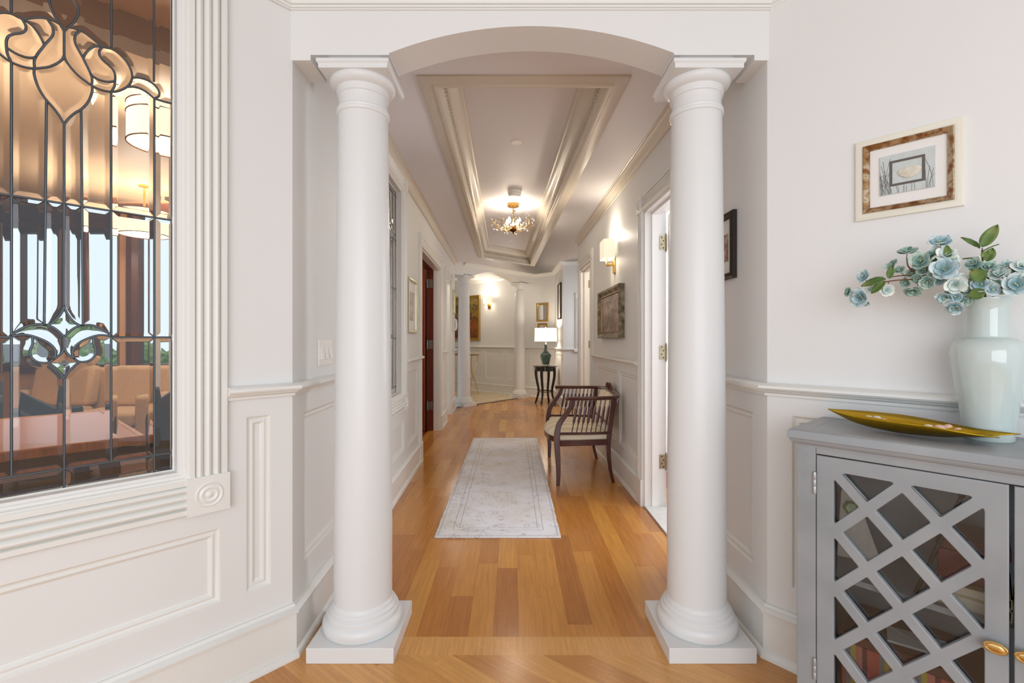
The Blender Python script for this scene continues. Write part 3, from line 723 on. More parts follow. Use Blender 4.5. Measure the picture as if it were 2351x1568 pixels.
# ================================================================ THINGS
def column(loc, rz, label, half=0.17, group=None, sz=1.0):
    root = thing('column', label, 'column', loc, rz, 'thing'); root.scale = (1, 1, sz)
    MB().box((-half, -half, 0), (half, half, 0.06)).build('plinth', M_COLUMN, root, bevel=0.002)
    MB().lathe([(0.150, 0.06), (0.158, 0.066), (0.162, 0.078), (0.163, 0.088), (0.160, 0.101), (0.153, 0.111), (0.146, 0.115), (0.146, 0.118), (0.147, 0.123), (0.145, 0.131), (0.140, 0.136), (0.136, 0.138), (0.136, 0.140), (0.136, 0.147), (0.131, 0.154), (0.126, 0.157), (0.126, 0.161), (0.121, 0.172), (0.116, 0.176)], 56, cap=False).build('base', M_COLUMN, root, smooth=28)
    sh = []
    for i in range(25):
        t = i/24; z = 0.168+t*(2.19-0.168)
        sh.append((0.1185-0.0175*(max(0, t-0.18)/0.82)**1.25, z))
    MB().lathe(sh, 56).build('shaft', M_COLUMN, root)
    MB().lathe([(0.100, 2.188), (0.106, 2.192), (0.1085, 2.197), (0.1085, 2.202), (0.105, 2.206), (0.106, 2.209), (0.107, 2.213), (0.105, 2.217), (0.100, 2.22), (0.099, 2.226), (0.099, 2.258), (0.101, 2.266), (0.106, 2.270), (0.107, 2.274), (0.107, 2.292), (0.1075, 2.296), (0.118, 2.300), (0.127, 2.308), (0.1325, 2.317), (0.1335, 2.324), (0.131, 2.331)], 56, cap=False).build('capital', M_COLUMN, root, smooth=28)
    m = MB()
    sq = lambda h: [(-h, -h), (h, -h), (h, h), (-h, h)]
    m.sweep([(-0.1, -0.1), (0.1, -0.1), (0.1, 0.1), (-0.1, 0.1)], [(-0.02, 2.331), (0.036, 2.331), (0.036, 2.3455), (0.037, 2.348), (0.0405, 2.352), (0.0425, 2.354), (0.0425, 2.366), (0.005, 2.366), (0.005, 2.3885), (-0.02, 2.3885)], plan, closed=True, side=-1)
    m.box((-0.1, -0.1, 2.332), (0.1, 0.1, 2.388))
    m.build('abacus', M_COLUMN, root, smooth=25)
    return root
column((-0.63, 2.01, 0), 0, 'large white column left of the arch, beside the light switch', group=None)
column((0.779, 2.01, 0), 0, 'large white column right of the arch, nearest the grey cabinet', group=None)
fz = math.atan2(AD.y, AD.x)
column((LC.x, LC.y, 0), fz, 'far white column by the left hallway wall, in front of the autumn painting', sz=1.0335)
column((RC.x, RC.y, 0), fz, 'far white column beside the lamp on the black table', sz=1.0335)

# ---- runner rug
def rug_mat():
    m, nt, b = newmat('faded_rug'); L = nt.links.new
    tc = N(nt, 'ShaderNodeTexCoord'); sp = N(nt, 'ShaderNodeSeparateXYZ'); L(tc.outputs['Object'], sp.inputs['Vector'])
    def M(op, a, bb=None):
        n = N(nt, 'ShaderNodeMath', operation=op)
        for i, v in enumerate((a, bb)):
            if v is None: continue
            if isinstance(v, (int, float)): n.inputs[i].default_value = v
            else: L(v, n.inputs[i])
        return n.outputs[0]
    def noise(scale, det=4, dist=0.0):
        n = N(nt, 'ShaderNodeTexNoise'); n.inputs['Scale'].default_value = scale; n.inputs['Detail'].default_value = det; n.inputs['Distortion'].default_value = dist
        L(tc.outputs['Object'], n.inputs['Vector']); return n.outputs['Fac']
    wob = M('MULTIPLY', M('SUBTRACT', noise(14), 0.5), 0.012)
    ax = M('SUBTRACT', 0.4, M('ABSOLUTE', sp.outputs['X'])); ay = M('SUBTRACT', 1.5, M('ABSOLUTE', M('SUBTRACT', sp.outputs['Y'], 1.5)))
    dd = M('ADD', M('MINIMUM', ax, ay), wob)
    def band(c, w): return M('LESS_THAN', M('ABSOLUTE', M('SUBTRACT', dd, c)), w)
    lines = M('ADD', M('ADD', band(0.020, 0.0032), band(0.105, 0.0032)), M('ADD', band(0.142, 0.0032), band(0.012, 0.0015)))
    base = N(nt, 'ShaderNodeMix', data_type='RGBA'); base.inputs[6].default_value = srgb(229, 228, 233); base.inputs[7].default_value = srgb(212, 204, 192)
    r = N(nt, 'ShaderNodeMapRange'); r.inputs['From Min'].default_value = 0.42; r.inputs['From Max'].default_value = 0.68; L(noise(2.2, 5), r.inputs['Value']); L(r.outputs['Result'], base.inputs[0])
    vo = N(nt, 'ShaderNodeTexVoronoi'); vo.feature = 'F1'; vo.inputs['Scale'].default_value = 13; vo.inputs['Randomness'].default_value = 0.8; L(tc.outputs['Object'], vo.inputs['Vector'])
    petal = M('ADD', vo.outputs['Distance'], M('MULTIPLY', M('SUBTRACT', noise(45, 3), 0.5), 0.35))
    ring = M('LESS_THAN', M('ABSOLUTE', M('SUBTRACT', petal, 0.26)), 0.035)
    vine = M('LESS_THAN', M('ABSOLUTE', M('SUBTRACT', noise(10, 3, 1.2), 0.5)), 0.016)
    worn = N(nt, 'ShaderNodeMapRange'); worn.inputs['From Min'].default_value = 0.4; worn.inputs['From Max'].default_value = 0.62; L(noise(9, 5), worn.inputs['Value'])
    pat = M('MINIMUM', M('MULTIPLY', M('ADD', M('MULTIPLY', ring, 0.7), M('MULTIPLY', vine, 0.45)), worn.outputs['Result']), 0.5)
    pat = M('ADD', pat, M('MULTIPLY', M('MINIMUM', lines, 1.0), 0.5))
    mx = N(nt, 'ShaderNodeMix', data_type='RGBA'); mx.inputs[7].default_value = srgb(124, 124, 132); L(M('MINIMUM', pat, 0.75), mx.inputs[0]); L(base.outputs[2], mx.inputs[6])
    L(mx.outputs[2], b.inputs['Base Color']); b.inputs['Roughness'].default_value = 0.95; b.inputs['Sheen Weight'].default_value = 0.3
    bp = N(nt, 'ShaderNodeBump'); bp.inputs['Strength'].default_value = 0.4; bp.inputs['Distance'].default_value = 0.003; L(noise(260, 2), bp.inputs['Height']); L(bp.outputs['Normal'], b.inputs['Normal'])
    return m
mb = MB(); vs = []; fs = []
nx, ny = 16, 60; rnd = random.Random(3)
edge = [rnd.uniform(-0.003, 0.003) for _ in range(ny+1)]
mb.prism([(-0.4, 0), (0.4, 0)]+[(0.4+edge[j], 3.0*j/ny) for j in range(1, ny)]+[(0.4, 3.0), (-0.4, 3.0)]+[(-0.4+edge[j], 3.0*j/ny) for j in range(ny-1, 0, -1)], 0.0, 0.011)
o = mb.build('runner_rug', rug_mat(), None, bevel=0.003); o.location = (-0.092, 2.995, 0.0006)
tag(o, 'long pale grey runner rug with faded floral border on the oak floor', 'rug')

# ---- settee
M_CHW = mat('dark_mahogany_chair', srgb(74, 34, 30), 0.28, noise=0.25, nscale=8, stretch=(6, 6, 1), coat=0.4)
def stripe_mat():
    m, nt, b = newmat('cream_striped_fabric'); L = nt.links.new
    tc = N(nt, 'ShaderNodeTexCoord'); w = N(nt, 'ShaderNodeTexWave'); w.bands_direction = 'X'; w.inputs['Scale'].default_value = 1.9; w.inputs['Distortion'].default_value = 0.5
    L(tc.outputs['Object'], w.inputs['Vector'])
    cr = N(nt, 'ShaderNodeValToRGB'); cr.color_ramp.elements[0].color = srgb(222, 204, 164); cr.color_ramp.elements[1].color = srgb(238, 229, 208)
    cr.color_ramp.elements[0].position = 0.05; cr.color_ramp.elements[1].position = 0.8
    L(w.outputs['Fac'], cr.inputs['Fac']); L(cr.outputs['Color'], b.inputs['Base Color']); b.inputs['Roughness'].default_value = 0.8; b.inputs['Sheen Weight'].default_value = 0.2
    return m
M_STRIPE = stripe_mat()
# local: x along the front (left end = near the viewer is +x), y from front (0) to back (+), z up
ST = thing('settee', 'small dark mahogany settee with spindle arms and cream striped seat', 'settee', (0.385, 4.58, 0), -PI/2)
HW = 0.49                                   # half width at the front
for sx in (-1, 1):
    pts = smoothline([(sx*HW, 0.01, 0.0), (sx*HW, 0.012, 0.15), (sx*HW, 0.0, 0.36), (sx*HW, 0.002, 0.44), (sx*HW, 0.018, 0.52), (sx*HW, 0.07, 0.60), (sx*HW*0.995, 0.12, 0.67), (sx*HW*0.99, 0.145, 0.735)], 5)
    n = len(pts); rs = [0.019+0.012*min(1, p[2]/0.36) if p[2] < 0.4 else 0.031-0.010*(p[2]-0.4)/0.335 for p in pts]
    MB().tube(pts, rs, 4, flat=(1.15, 0.9), up=(0, 1, 0)).build('front_leg', M_CHW, ST, bevel=0.004)
    pts = smoothline([(sx*0.415, 0.50, 0.0), (sx*0.42, 0.468, 0.15), (sx*0.425, 0.455, 0.33), (sx*0.43, 0.465, 0.45), (sx*0.435, 0.485, 0.60), (sx*0.44, 0.50, 0.735)], 5)
    MB().tube(pts, [0.018+0.009*min(1, p[2]/0.3) for p in pts], 4, flat=(1, 1), up=(0, 1, 0)).build('rear_leg', M_CHW, ST, bevel=0.004)
# seat rails with a serpentine front
m = MB()
fpath = smoothline([(-HW+0.02, 0.0, 0), (-0.36, 0.0, 0), (-0.22, -0.05, 0), (0, -0.075, 0), (0.22, -0.05, 0), (0.36, 0.0, 0), (HW-0.02, 0.0, 0)], 5)
def slab(mbx, path2, th, z0, z1):
    n = len(path2)
    mbx.sweep([(p[0], p[1]) for p in path2], [(0, z0), (th, z0), (th, z1), (0, z1)], plan, side=1)
slab(m, fpath, 0.028, 0.335, 0.385)
for sx in (-1, 1):
    sp_ = [(sx*(HW), 0.02), (sx*(HW-0.02), 0.2), (sx*0.43, 0.46)]
    m.sweep(sp_, [(-0.014, 0.335), (0.014, 0.335), (0.014, 0.385), (-0.014, 0.385)], plan)
m.sweep([(-0.43, 0.465), (0.43, 0.465)], [(-0.014, 0.335), (0.014, 0.335), (0.014, 0.385), (-0.014, 0.385)], plan)
m.build('seat_rail', M_CHW, ST, bevel=0.003)
# cushion: domed, following the serpentine front
m = MB(); fr2 = [(p[0]*0.975, p[1]+0.008) for p in fpath]
outl = fr2+[(HW-0.035, 0.2), (0.415, 0.445), (0.2, 0.45), (0, 0.45), (-0.2, 0.45), (-0.415, 0.445), (-HW+0.035, 0.2)]
cx, cy = 0.0, 0.2; vs = []; fs = []; K = len(outl)
lv = [(1.0, 0.372), (1.012, 0.392), (1.005, 0.412), (0.97, 0.428), (0.88, 0.445), (0.7, 0.458), (0.45, 0.466), (0.2, 0.469)]
for s_, z in lv:
    for x, y in outl: vs.append((cx+(x-cx)*s_, cy+(y-cy)*s_, z))
for i in range(len(lv)-1):
    for k in range(K): fs.append((i*K+k, i*K+(k+1) % K, (i+1)*K+(k+1) % K, (i+1)*K+k))
fs.append([(len(lv)-1)*K+k for k in range(K)]); fs.append(list(range(K))[::-1])
m.add(vs, fs); cu = m.build('seat_cushion', M_STRIPE, ST, smooth=60)
pm = MB(); pm.tube([(x*1.01, cy+(y-cy)*1.01, 0.388) for x, y in outl], 0.006, 6, closed=True); pm.build('piping', mat('cream_piping', srgb(226, 214, 190), 0.8), cu)
# continuous arm and crest rail
rail = smoothline([(HW, 0.075, 0.738), (HW, 0.11, 0.745), (HW-0.005, 0.25, 0.745), (HW-0.02, 0.42, 0.747), (HW-0.06, 0.515, 0.75), (HW-0.14, 0.545, 0.757), (0.22, 0.55, 0.766), (0, 0.55, 0.775),
                   (-0.22, 0.55, 0.766), (-HW+0.14, 0.545, 0.757), (-HW+0.06, 0.515, 0.75), (-HW+0.02, 0.42, 0.747), (-HW+0.005, 0.25, 0.745), (-HW, 0.11, 0.745), (-HW, 0.075, 0.738)], 6)
m = MB(); n = len(rail)
m.tube(rail, [0.0275 if 3 < i < n-4 else 0.031 for i in range(n)], 10, flat=(0.62, 1.0), up=(0, 0, 1))
m.build('arm_rail', M_CHW, ST)
# carved crest
m = MB(); rn = random.Random(5)
m.prism([(-0.17, 0), (-0.12, 0.012), (-0.07, 0.03), (-0.03, 0.05), (0, 0.056), (0.03, 0.05), (0.07, 0.03), (0.12, 0.012), (0.17, 0)], -0.012, 0.012)
Rm = Matrix(((1, 0, 0), (0, 0, 1), (0, 1, 0)))
m.v = [Vector((v.x, 0.55+v.z, 0.782+v.y)) for v in m.v]
for i in range(16):
    a = rn.uniform(-0.055, 0.055); m.ellipsoid((a, 0.535, 0.80+rn.uniform(-0.005, 0.04)*(1-abs(a)*8)), (rn.uniform(.008, .014), 0.009, rn.uniform(.006, .012)), 8, 6)
m.build('carved_crest', mat('carved_mahogany', srgb(92, 46, 32), 0.35, noise=0.4, nscale=60), ST, smooth=50)
# lower side rails, back rail
m = MB()
for sx in (-1, 1): m.sweep([(sx*HW, 0.015), (sx*(HW-0.008), 0.25), (sx*0.445, 0.47)], [(-0.010, 0.432), (0.010, 0.432), (0.010, 0.454), (-0.010, 0.454)], plan)
m.sweep([(-0.43, 0.475), (0.43, 0.475)], [(-0.010, 0.49), (0.010, 0.49), (0.010, 0.515), (-0.010, 0.515)], plan)
m.build('lower_rail', M_CHW, ST, bevel=0.003)
# spindles with flattened middles
def spindle(p0, p1, parent):
    m = MB(); P0 = Vector(p0); P1 = Vector(p1); pts = []; rr = []
    for t, r in ((0, .005), (.26, .005), (.29, .008), (.32, .0118), (.5, .0122), (.7, .0118), (.76, .011), (.79, .008), (.82, .005), (1, .005)):
        pts.append(P0.lerp(P1, t)); rr.append(r)
    m.tube(pts, rr, 8, flat=(1.0, 0.42) if True else None, up=(0, 1, 0)); return m.build('spindle', M_CHW, parent)
for sx in (-1, 1):
    for i in range(8):
        t = (i+0.7)/8.4
        yb = 0.10+t*0.345; yt = 0.155+t*0.335
        xb = sx*(HW-0.004-0.045*max(0, t-0.45)); xt = sx*(HW-0.004-0.02*t*t)
        spindle((xb, yb, 0.452), (xt, yt, 0.735), ST)
for x in (-0.385, 0.385): spindle((x, 0.478, 0.51), (x*1.03, 0.545, 0.75), ST)
# upholstered back panel
m = MB(); vs = []; fs = []; A, B = 14, 10
for j in range(B+1):
    for i in range(A+1):
        u = i/A*2-1; v = j/B
        z = 0.515+v*(0.245-0.02*u*u); y = 0.480+v*0.062; d = 0.032*(1-u**4)*(1-(2*v-1)**4)
        vs.append((u*0.34, y-0.012-d, z))
for j in range(B):
    for i in range(A):
        a = j*(A+1)+i; fs.append((a, a+1, a+A+2, a+A+1))
o_ = len(vs)
vs += [(x, y+0.026, z) for x, y, z in [(u*0.34, 0.48, 0.515) for u in (-1, 1)]+[(u*0.34, 0.545, 0.745) for u in (1, -1)]]
fs.append((o_, o_+1, o_+2, o_+3))
fs.append(list(range(A+1))+[o_+1, o_]); fs.append([B*(A+1)+i for i in range(A, -1, -1)]+[o_+3, o_+2])
fs.append([j*(A+1) for j in range(B, -1, -1)]+[o_, o_+3]); fs.append([j*(A+1)+A for j in range(B+1)]+[o_+2, o_+1])
m.add(vs, fs); m.build('back_pad', M_STRIPE, ST, smooth=50)

# ---- side table with lamp
M_ESP = mat('espresso_wood', srgb(28, 20, 18), 0.22, coat=0.5)
TX, TY = 0.645, 9.28; TZ = 0.735
T = thing('side_table', 'small round black side table with curved legs under the lamp', 'table', (TX, TY, 0), 0.35)
MB().lathe([(0.0, TZ-0.022), (0.225, TZ-0.022), (0.236, TZ-0.018), (0.242, TZ-0.011), (0.240, TZ-0.004), (0.232, TZ), (0.0, TZ)], 40, cap=False).build('table_top', M_ESP, T)
MB().lathe([(0.19, TZ-0.10), (0.19, TZ-0.022), (0.165, TZ-0.022), (0.165, TZ-0.10), (0.19, TZ-0.10)], 40, cap=False).build('apron', M_ESP, T)
for k in range(4):
    t = PI/4+k*PI/2; c, s = math.cos(t), math.sin(t)
    prof_ = smoothline([(0.185, TZ-0.03), (0.192, TZ-0.11), (0.19, TZ-0.2), (0.165, TZ-0.34), (0.142, TZ-0.46), (0.148, TZ-0.56), (0.175, TZ-0.65), (0.205, 0.0)], 5)
    rr = [0.032-0.013*min(1, i/(len(prof_)-1)*1.25) for i in range(len(prof_))]
    MB().tube([(c*r, s*r, z) for r, z in prof_], rr, 8, up=(c, s, 0)).build('leg', M_ESP, T)
MB().tube([(0.143*math.cos(2*PI*i/32), 0.143*math.sin(2*PI*i/32), 0.235) for i in range(32)], 0.008, 8, closed=True).build('ring_stretcher', M_ESP, T)
dr = MB(); dr.tube([(0.193*math.cos(a), 0.193*math.sin(a), TZ-0.062) for a in [PI*0.98+PI*0.3*(i/8) for i in range(9)]], 0.03, 4, flat=(1, 0.15)); d_ = dr.build('drawer', M_ESP, T)
a = PI*1.13; MB().lathe([(0.004, 0), (0.004, 0.012), (0.011, 0.018), (0.012, 0.024), (0.0, 0.03)], 14, (0.195*math.cos(a), 0.195*math.sin(a), TZ-0.06), (math.cos(a), math.sin(a), 0)).build('knob', M_ESP, d_)

def lampshade_mat(name, c, strength):
    m, nt, b = newmat(name)
    b.inputs['Base Color'].default_value = c; b.inputs['Roughness'].default_value = 0.8
    b.inputs['Emission Color'].default_value = c; b.inputs['Emission Strength'].default_value = strength
    return m
M_SHADE = lampshade_mat('lit_white_shade', srgb(255, 246, 230), 0.8)
M_SCON = lampshade_mat('lit_cream_shade', srgb(250, 240, 216), 0.42)
M_SMOKE = glassmat('smoky_green_glass', (0.34, 0.42, 0.41, 1), 0.02)
LP = thing('table_lamp', 'lit table lamp with white drum shade and smoky green glass body', 'lamp', (TX+0.008, TY-0.02, TZ), 0)
MB().lathe([(0.0, 0), (0.078, 0), (0.078, 0.024), (0.06, 0.026), (0.0, 0.026)], 6, cap=False).build('crystal_base', M_CLEAR, LP, smooth=0)
MB().lathe([(0.0, 0.027), (0.062, 0.027), (0.066, 0.035), (0.085, 0.10), (0.103, 0.175), (0.108, 0.20), (0.104, 0.216), (0.075, 0.245), (0.045, 0.275), (0.03, 0.30), (0.025, 0.33), (0.025, 0.405), (0.030, 0.41), (0.0, 0.412)], 36, cap=False).build('glass_body', M_SMOKE, LP)
MB().lathe([(0.0, 0.412), (0.017, 0.412), (0.017, 0.425), (0.022, 0.427), (0.022, 0.44), (0.012, 0.445), (0.012, 0.49), (0.0, 0.49)], 20, cap=False).build('socket', mat('chrome', srgb(220, 220, 220), 0.12, 1.0), LP)
MB().lathe([(0.217, 0.475), (0.219, 0.475), (0.213, 0.735), (0.211, 0.735), (0.217, 0.475)], 48, cap=False).build('lamp_shade', M_SHADE, LP)
m = MB(); m.tube([(0, 0, 0.49), (0, 0, 0.745)], 0.003, 6); m.ellipsoid((0, 0, 0.755), (0.011, 0.011, 0.013))
for k in range(3): m.tube([(0, 0, 0.73), (0.212*math.cos(k*2.1), 0.212*math.sin(k*2.1), 0.73)], 0.002, 5)
m.build('finial', mat('chrome_finial', srgb(225, 225, 225), 0.15, 1.0), LP)

# ---- framed pictures: local x right, z up from the lower left corner, y into the wall
LM = lambda x, z, h: Vector((x, -h, z))
def hang(name, label, cat, fr, a0, a1, z0, off=0.0):
    """Root at the lower-left corner as the viewer sees it."""
    p, q = fr.p(a0, z0, off), fr.p(a1, z0, off)
    dirx = Vector((math.cos(fr.rz), math.sin(fr.rz), 0))
    o = p if (q-p).dot(dirx) > 0 else q
    return thing(name, label, cat, tuple(o), fr.rz)
def frame_part(root, w, h, prof, m, name='frame', **k):
    mb = MB(); mb.sweep([(0, 0), (w, 0), (w, h), (0, h)], prof, LM, closed=True, side=1); return mb.build(name, m, root, **k)
def sheet(root, x0, z0, x1, z1, y, m, name, th=0.002):
    mb = MB(); mb.box((x0, -y, z0), (x1, -y+th, z1)); return mb.build(name, m, root, smooth=0)
M_MATB = mat('mat_board', srgb(232, 229, 226), 0.7)
M_GILT = mat('gilt_frame', srgb(198, 156, 76), 0.3, 0.85, noise=0.2, nscale=40, bump=0.1)
M_CHAMP = mat('champagne_frame', srgb(206, 200, 168), 0.3, 0.7, noise=0.12, nscale=30)
M_BLACKF = mat('black_brown_frame', srgb(44, 36, 30), 0.3, noise=0.2, nscale=20)
# seashell print on the right foyer wall
a0, zt = WR.px(1966, 328); a1, zt2 = WR.px(2215, 270); zb = WR.px(1967, 510)[1]
w = abs(a1-a0); h = 0.5*(zt+zt2)-zb
P = hang('framed_seashell_print', 'seashell print in a cream and rust brown frame above the grey cabinet', 'picture', WR, a0, a1, zb)
frame_part(P, w, h, [(0, 0), (0, 0.012), (0.004, 0.014), (0.022, 0.012), (0.022, 0)], mat('cream_frame', srgb(228, 224, 210), 0.35), 'outer_frame')
i0 = 0.022
mb = MB(); mb.sweep([(i0, i0), (w-i0, i0), (w-i0, h-i0), (i0, h-i0)], [(0, 0), (0, 0.017), (0.003, 0.019), (0.006, 0.016), (0.014, 0.012), (0.018, 0.006), (0.018, 0)], LM, closed=True)
mb.build('inner_frame', ramp_noise_mat('rust_bronze', [(0.3, srgb(120, 72, 36)), (0.45, srgb(160, 124, 84)), (0.55, srgb(196, 176, 146)), (0.68, srgb(134, 82, 40))], 34, 0.28, 6, metal=0.65), P)
sheet(P, 0.03, 0.03, w-0.03, h-0.03, 0.003, M_MATB, 'mat_board')
px0, px1, pz0, pz1 = 0.068, w-0.068, 0.075, h-0.07
pr = sheet(P, px0, pz0, px1, pz1, 0.008, mat('pale_blue_print', srgb(196, 203, 203), 0.6, noise=0.08, nscale=60), 'print', 0.005)
mb = MB(); rn = random.Random(11)
for i in range(44):
    x = rn.uniform(px0+0.002, px1-0.002); side = rn.choice((0, 1))
    if rn.random() < 0.45: x = rn.choice((rn.uniform(px0+.002, px0+.028), rn.uniform(px1-.028, px1-.002)))
    hgt = rn.uniform(0.3, 1.0)*(pz1-pz0-0.004); bend = rn.uniform(-0.035, 0.035)
    pts = []
    for t in range(9):
        xx = x+bend*(t/8)**2; zz = pz0+0.001+hgt*t/8
        if not px0 < xx < px1: break
        if px0+0.027 < xx < px1-0.025 and pz0+0.026 < zz < pz1-0.022: break
        pts.append((xx, -0.0083, zz))
    if len(pts) > 2: mb.tube(pts, 0.0006, 5, flat=(1, 1))
mb.build('grass_pattern', mat('grass_ink', srgb(120, 120, 116), 0.8), pr)
mb = MB(); mb.sweep([(px0+0.026, pz0+0.025), (px1-0.024, pz0+0.025), (px1-0.024, pz1-0.021), (px0+0.026, pz1-0.021)], [(0, 0.007), (0, 0.0092), (0.0075, 0.0092), (0.0075, 0.007)], LM, closed=True); mb.build('dark_border', mat('brown_ink', srgb(98, 92, 86), 0.8), pr)
mb = MB(); scx, scz = (px0+px1)/2+0.003, (pz0+pz1)/2
vs = []; fs = []; na, nr = 64, 6                     # flat relief of a ribbed nautilus shell
for j in range(nr+1):
    for k in range(na):
        t = 2*PI*k/na; r = j/nr
        ex = 0.031*math.cos(t)*r+0.004*r; ez = (0.0185*math.sin(t)-0.004*math.cos(t)*0+0.003*math.cos(2*t))*r
        hub = (-0.012, -0.007)
        x = scx+hub[0]*(1-r)+ex; z = scz+hub[1]*(1-r)+ez
        y = -(0.009+0.004*math.sqrt(max(0, 1-r**2))+0.0009*r*(1-r)*3*math.sin(t*18))
        vs.append((x, y, z))
for j in range(nr):
    for k in range(na): fs.append((j*na+k, j*na+(k+1) % na, (j+1)*na+(k+1) % na, (j+1)*na+k))
mb.add(vs, fs); mb.build('seashell_motif', mat('ivory_shell', srgb(214, 208, 192), 0.6, noise=0.15, nscale=80), pr, smooth=80)
# dark framed print on the return wall behind the right column
a0, zt = HR.px(1692, 480); zb = HR.px(1692, 637)[1]; a1 = a0+0.34
P = hang('framed_print', 'dark beaded frame partly hidden behind the big right column', 'picture', HR, a0, a1, zb); w = 0.34; h = zt-zb
frame_part(P, w, h, [(0, 0), (0, 0.018), (0.004, 0.022), (0.012, 0.018), (0.02, 0.024), (0.026, 0.018), (0.03, 0.012), (0.03, 0)], M_BLACKF)
mb = MB()
for i in range(40):
    for x in (0.024, w-0.024): mb.ellipsoid((x, -0.02, 0.02+(h-0.04)*i/39), (0.003, 0.003, 0.003), 6, 4)
    for z in (0.024, h-0.024): mb.ellipsoid((0.02+(w-0.04)*i/39, -0.02, z), (0.003, 0.003, 0.003), 6, 4)
mb.build('bead_edge', mat('bronze_bead', srgb(96, 80, 60), 0.3, 0.6), P)
sheet(P, 0.028, 0.028, w-0.028, h-0.028, 0.006, M_MATB, 'mat_board'); sheet(P, 0.07, 0.085, w-0.07, h-0.095, 0.008, ramp_noise_mat('brown_scene', [(0.3, srgb(70, 50, 44)), (0.5, srgb(140, 96, 70)), (0.7, srgb(200, 190, 184))], 14), 'print')
# brown painting over the settee
P = hang('framed_landscape_painting', 'brown and mauve painting in a deep weathered wood frame above the settee', 'picture', HR, aY(4.16), aY(5.12), 1.266); w = 0.96; h = 0.484
M_WEATH = ramp_noise_mat('weathered_wood_frame', [(0.3, srgb(70, 56, 38)), (0.5, srgb(120, 108, 84)), (0.7, srgb(168, 166, 146))], 16, 0.5, 8, stretch=(1, 1, 1), bump=0.3)
frame_part(P, w, h, [(0, 0), (0, 0.05), (0.006, 0.054), (0.022, 0.05), (0.026, 0.044), (0.05, 0.026), (0.056, 0.030), (0.062, 0.022), (0.062, 0)], M_WEATH)
mb = MB(); mb.sweep([(0.055, 0.055), (w-0.055, 0.055), (w-0.055, h-0.055), (0.055, h-0.055)], [(0, 0.0), (0, 0.03), (0.006, 0.031), (0.012, 0.02), (0.012, 0)], LM, closed=True); mb.build('inner_fillet', mat('dull_gold_fillet', srgb(150, 118, 74), 0.35, 0.6, noise=0.2), P)
sheet(P, 0.06, 0.06, w-0.06, h-0.06, 0.016, ramp_noise_mat('mauve_brown_paint', [(0.25, srgb(72, 58, 44)), (0.42, srgb(118, 96, 76)), (0.55, srgb(156, 130, 118)), (0.7, srgb(176, 152, 142))], 3.6, 0.45, 9, stretch=(1.2, 1, 2.6), dist=0.8, bump=0.15), 'canvas')
# print with silver gilt frame on the left wall
P = hang('framed_drawing', 'pale drawing in a silvery gold frame beside the mahogany doorway', 'picture', HL, aY(4.20), aY(4.64), 1.318); w = 0.44; h = 0.495
frame_part(P, w, h, [(0, 0), (0, 0.024), (0.004, 0.028), (0.014, 0.026), (0.02, 0.02), (0.024, 0.012), (0.024, 0)], M_CHAMP)
sheet(P, 0.022, 0.022, w-0.022, h-0.022, 0.006, M_MATB, 'mat_board'); sheet(P, 0.12, 0.11, w-0.12, h-0.12, 0.008, ramp_noise_mat('grey_drawing', [(0.3, srgb(150, 142, 132)), (0.55, srgb(196, 190, 182)), (0.7, srgb(214, 208, 202))], 12), 'drawing')
# narrow picture on the far end of the left wall
P = hang('framed_picture', 'narrow gold framed picture at the far end of the left wall', 'picture', HL, aY(8.16), aY(8.52), 1.70); w = 0.36; h = 0.42
frame_part(P, w, h, [(0, 0), (0, 0.03), (0.006, 0.034), (0.024, 0.028), (0.03, 0.012), (0.03, 0)], M_CHAMP); sheet(P, 0.025, 0.025, w-0.025, h-0.025, 0.008, ramp_noise_mat('soft_watercolour', [(0.3, srgb(150, 140, 120)), (0.6, srgb(206, 200, 186))], 8), 'canvas')
# autumn painting in the far room
a0 = FW.px(1036, 730)[0]; a1, zt = FW.px(1103, 677); zb = FW.px(1103, 782)[1]
P = hang('framed_autumn_painting', 'tall autumn tree painting in a gilt frame behind the far column', 'picture', FW, a0, a1, zb); w = a1-a0; h = zt-zb
frame_part(P, w, h, [(0, 0), (0, 0.03), (0.008, 0.04), (0.03, 0.034), (0.05, 0.022), (0.062, 0.024), (0.07, 0.012), (0.07, 0)], M_GILT)
def autumn():
    m, nt, b = newmat('autumn_paint'); L = nt.links.new
    tc = N(nt, 'ShaderNodeTexCoord'); sp = N(nt, 'ShaderNodeSeparateXYZ'); L(tc.outputs['Object'], sp.inputs['Vector'])
    n1 = N(nt, 'ShaderNodeTexNoise'); n1.inputs['Scale'].default_value = 9; n1.inputs['Detail'].default_value = 10; n1.inputs['Roughness'].default_value = 0.75; L(tc.outputs['Object'], n1.inputs['Vector'])
    ad = N(nt, 'ShaderNodeMath', operation='MULTIPLY_ADD'); L(n1.outputs['Fac'], ad.inputs[0]); ad.inputs[1].default_value = 1.1; L(sp.outputs['Z'], ad.inputs[2])
    cr = N(nt, 'ShaderNodeValToRGB')
    for p, c in ((0.0, srgb(70, 36, 18)),): cr.color_ramp.elements[0].color = c
    cr.color_ramp.elements[1].position = 1.0; cr.color_ramp.elements[1].color = srgb(170, 158, 140)
    for p, c in ((0.3, srgb(120, 66, 24)), (0.42, srgb(150, 84, 26)), (0.52, srgb(60, 42, 26)), (0.62, srgb(150, 118, 44)), (0.72, srgb(66, 62, 44)), (0.82, srgb(166, 138, 72)), (0.9, srgb(96, 88, 66))):
        e_ = cr.color_ramp.elements.new(p); e_.color = c
    mr = N(nt, 'ShaderNodeMapRange'); mr.inputs['From Min'].default_value = 0.35; mr.inputs['From Max'].default_value = 1.75; L(ad.outputs[0], mr.inputs['Value']); L(mr.outputs['Result'], cr.inputs['Fac']); L(cr.outputs['Color'], b.inputs['Base Color'])
    b.inputs['Roughness'].default_value = 0.45; return m
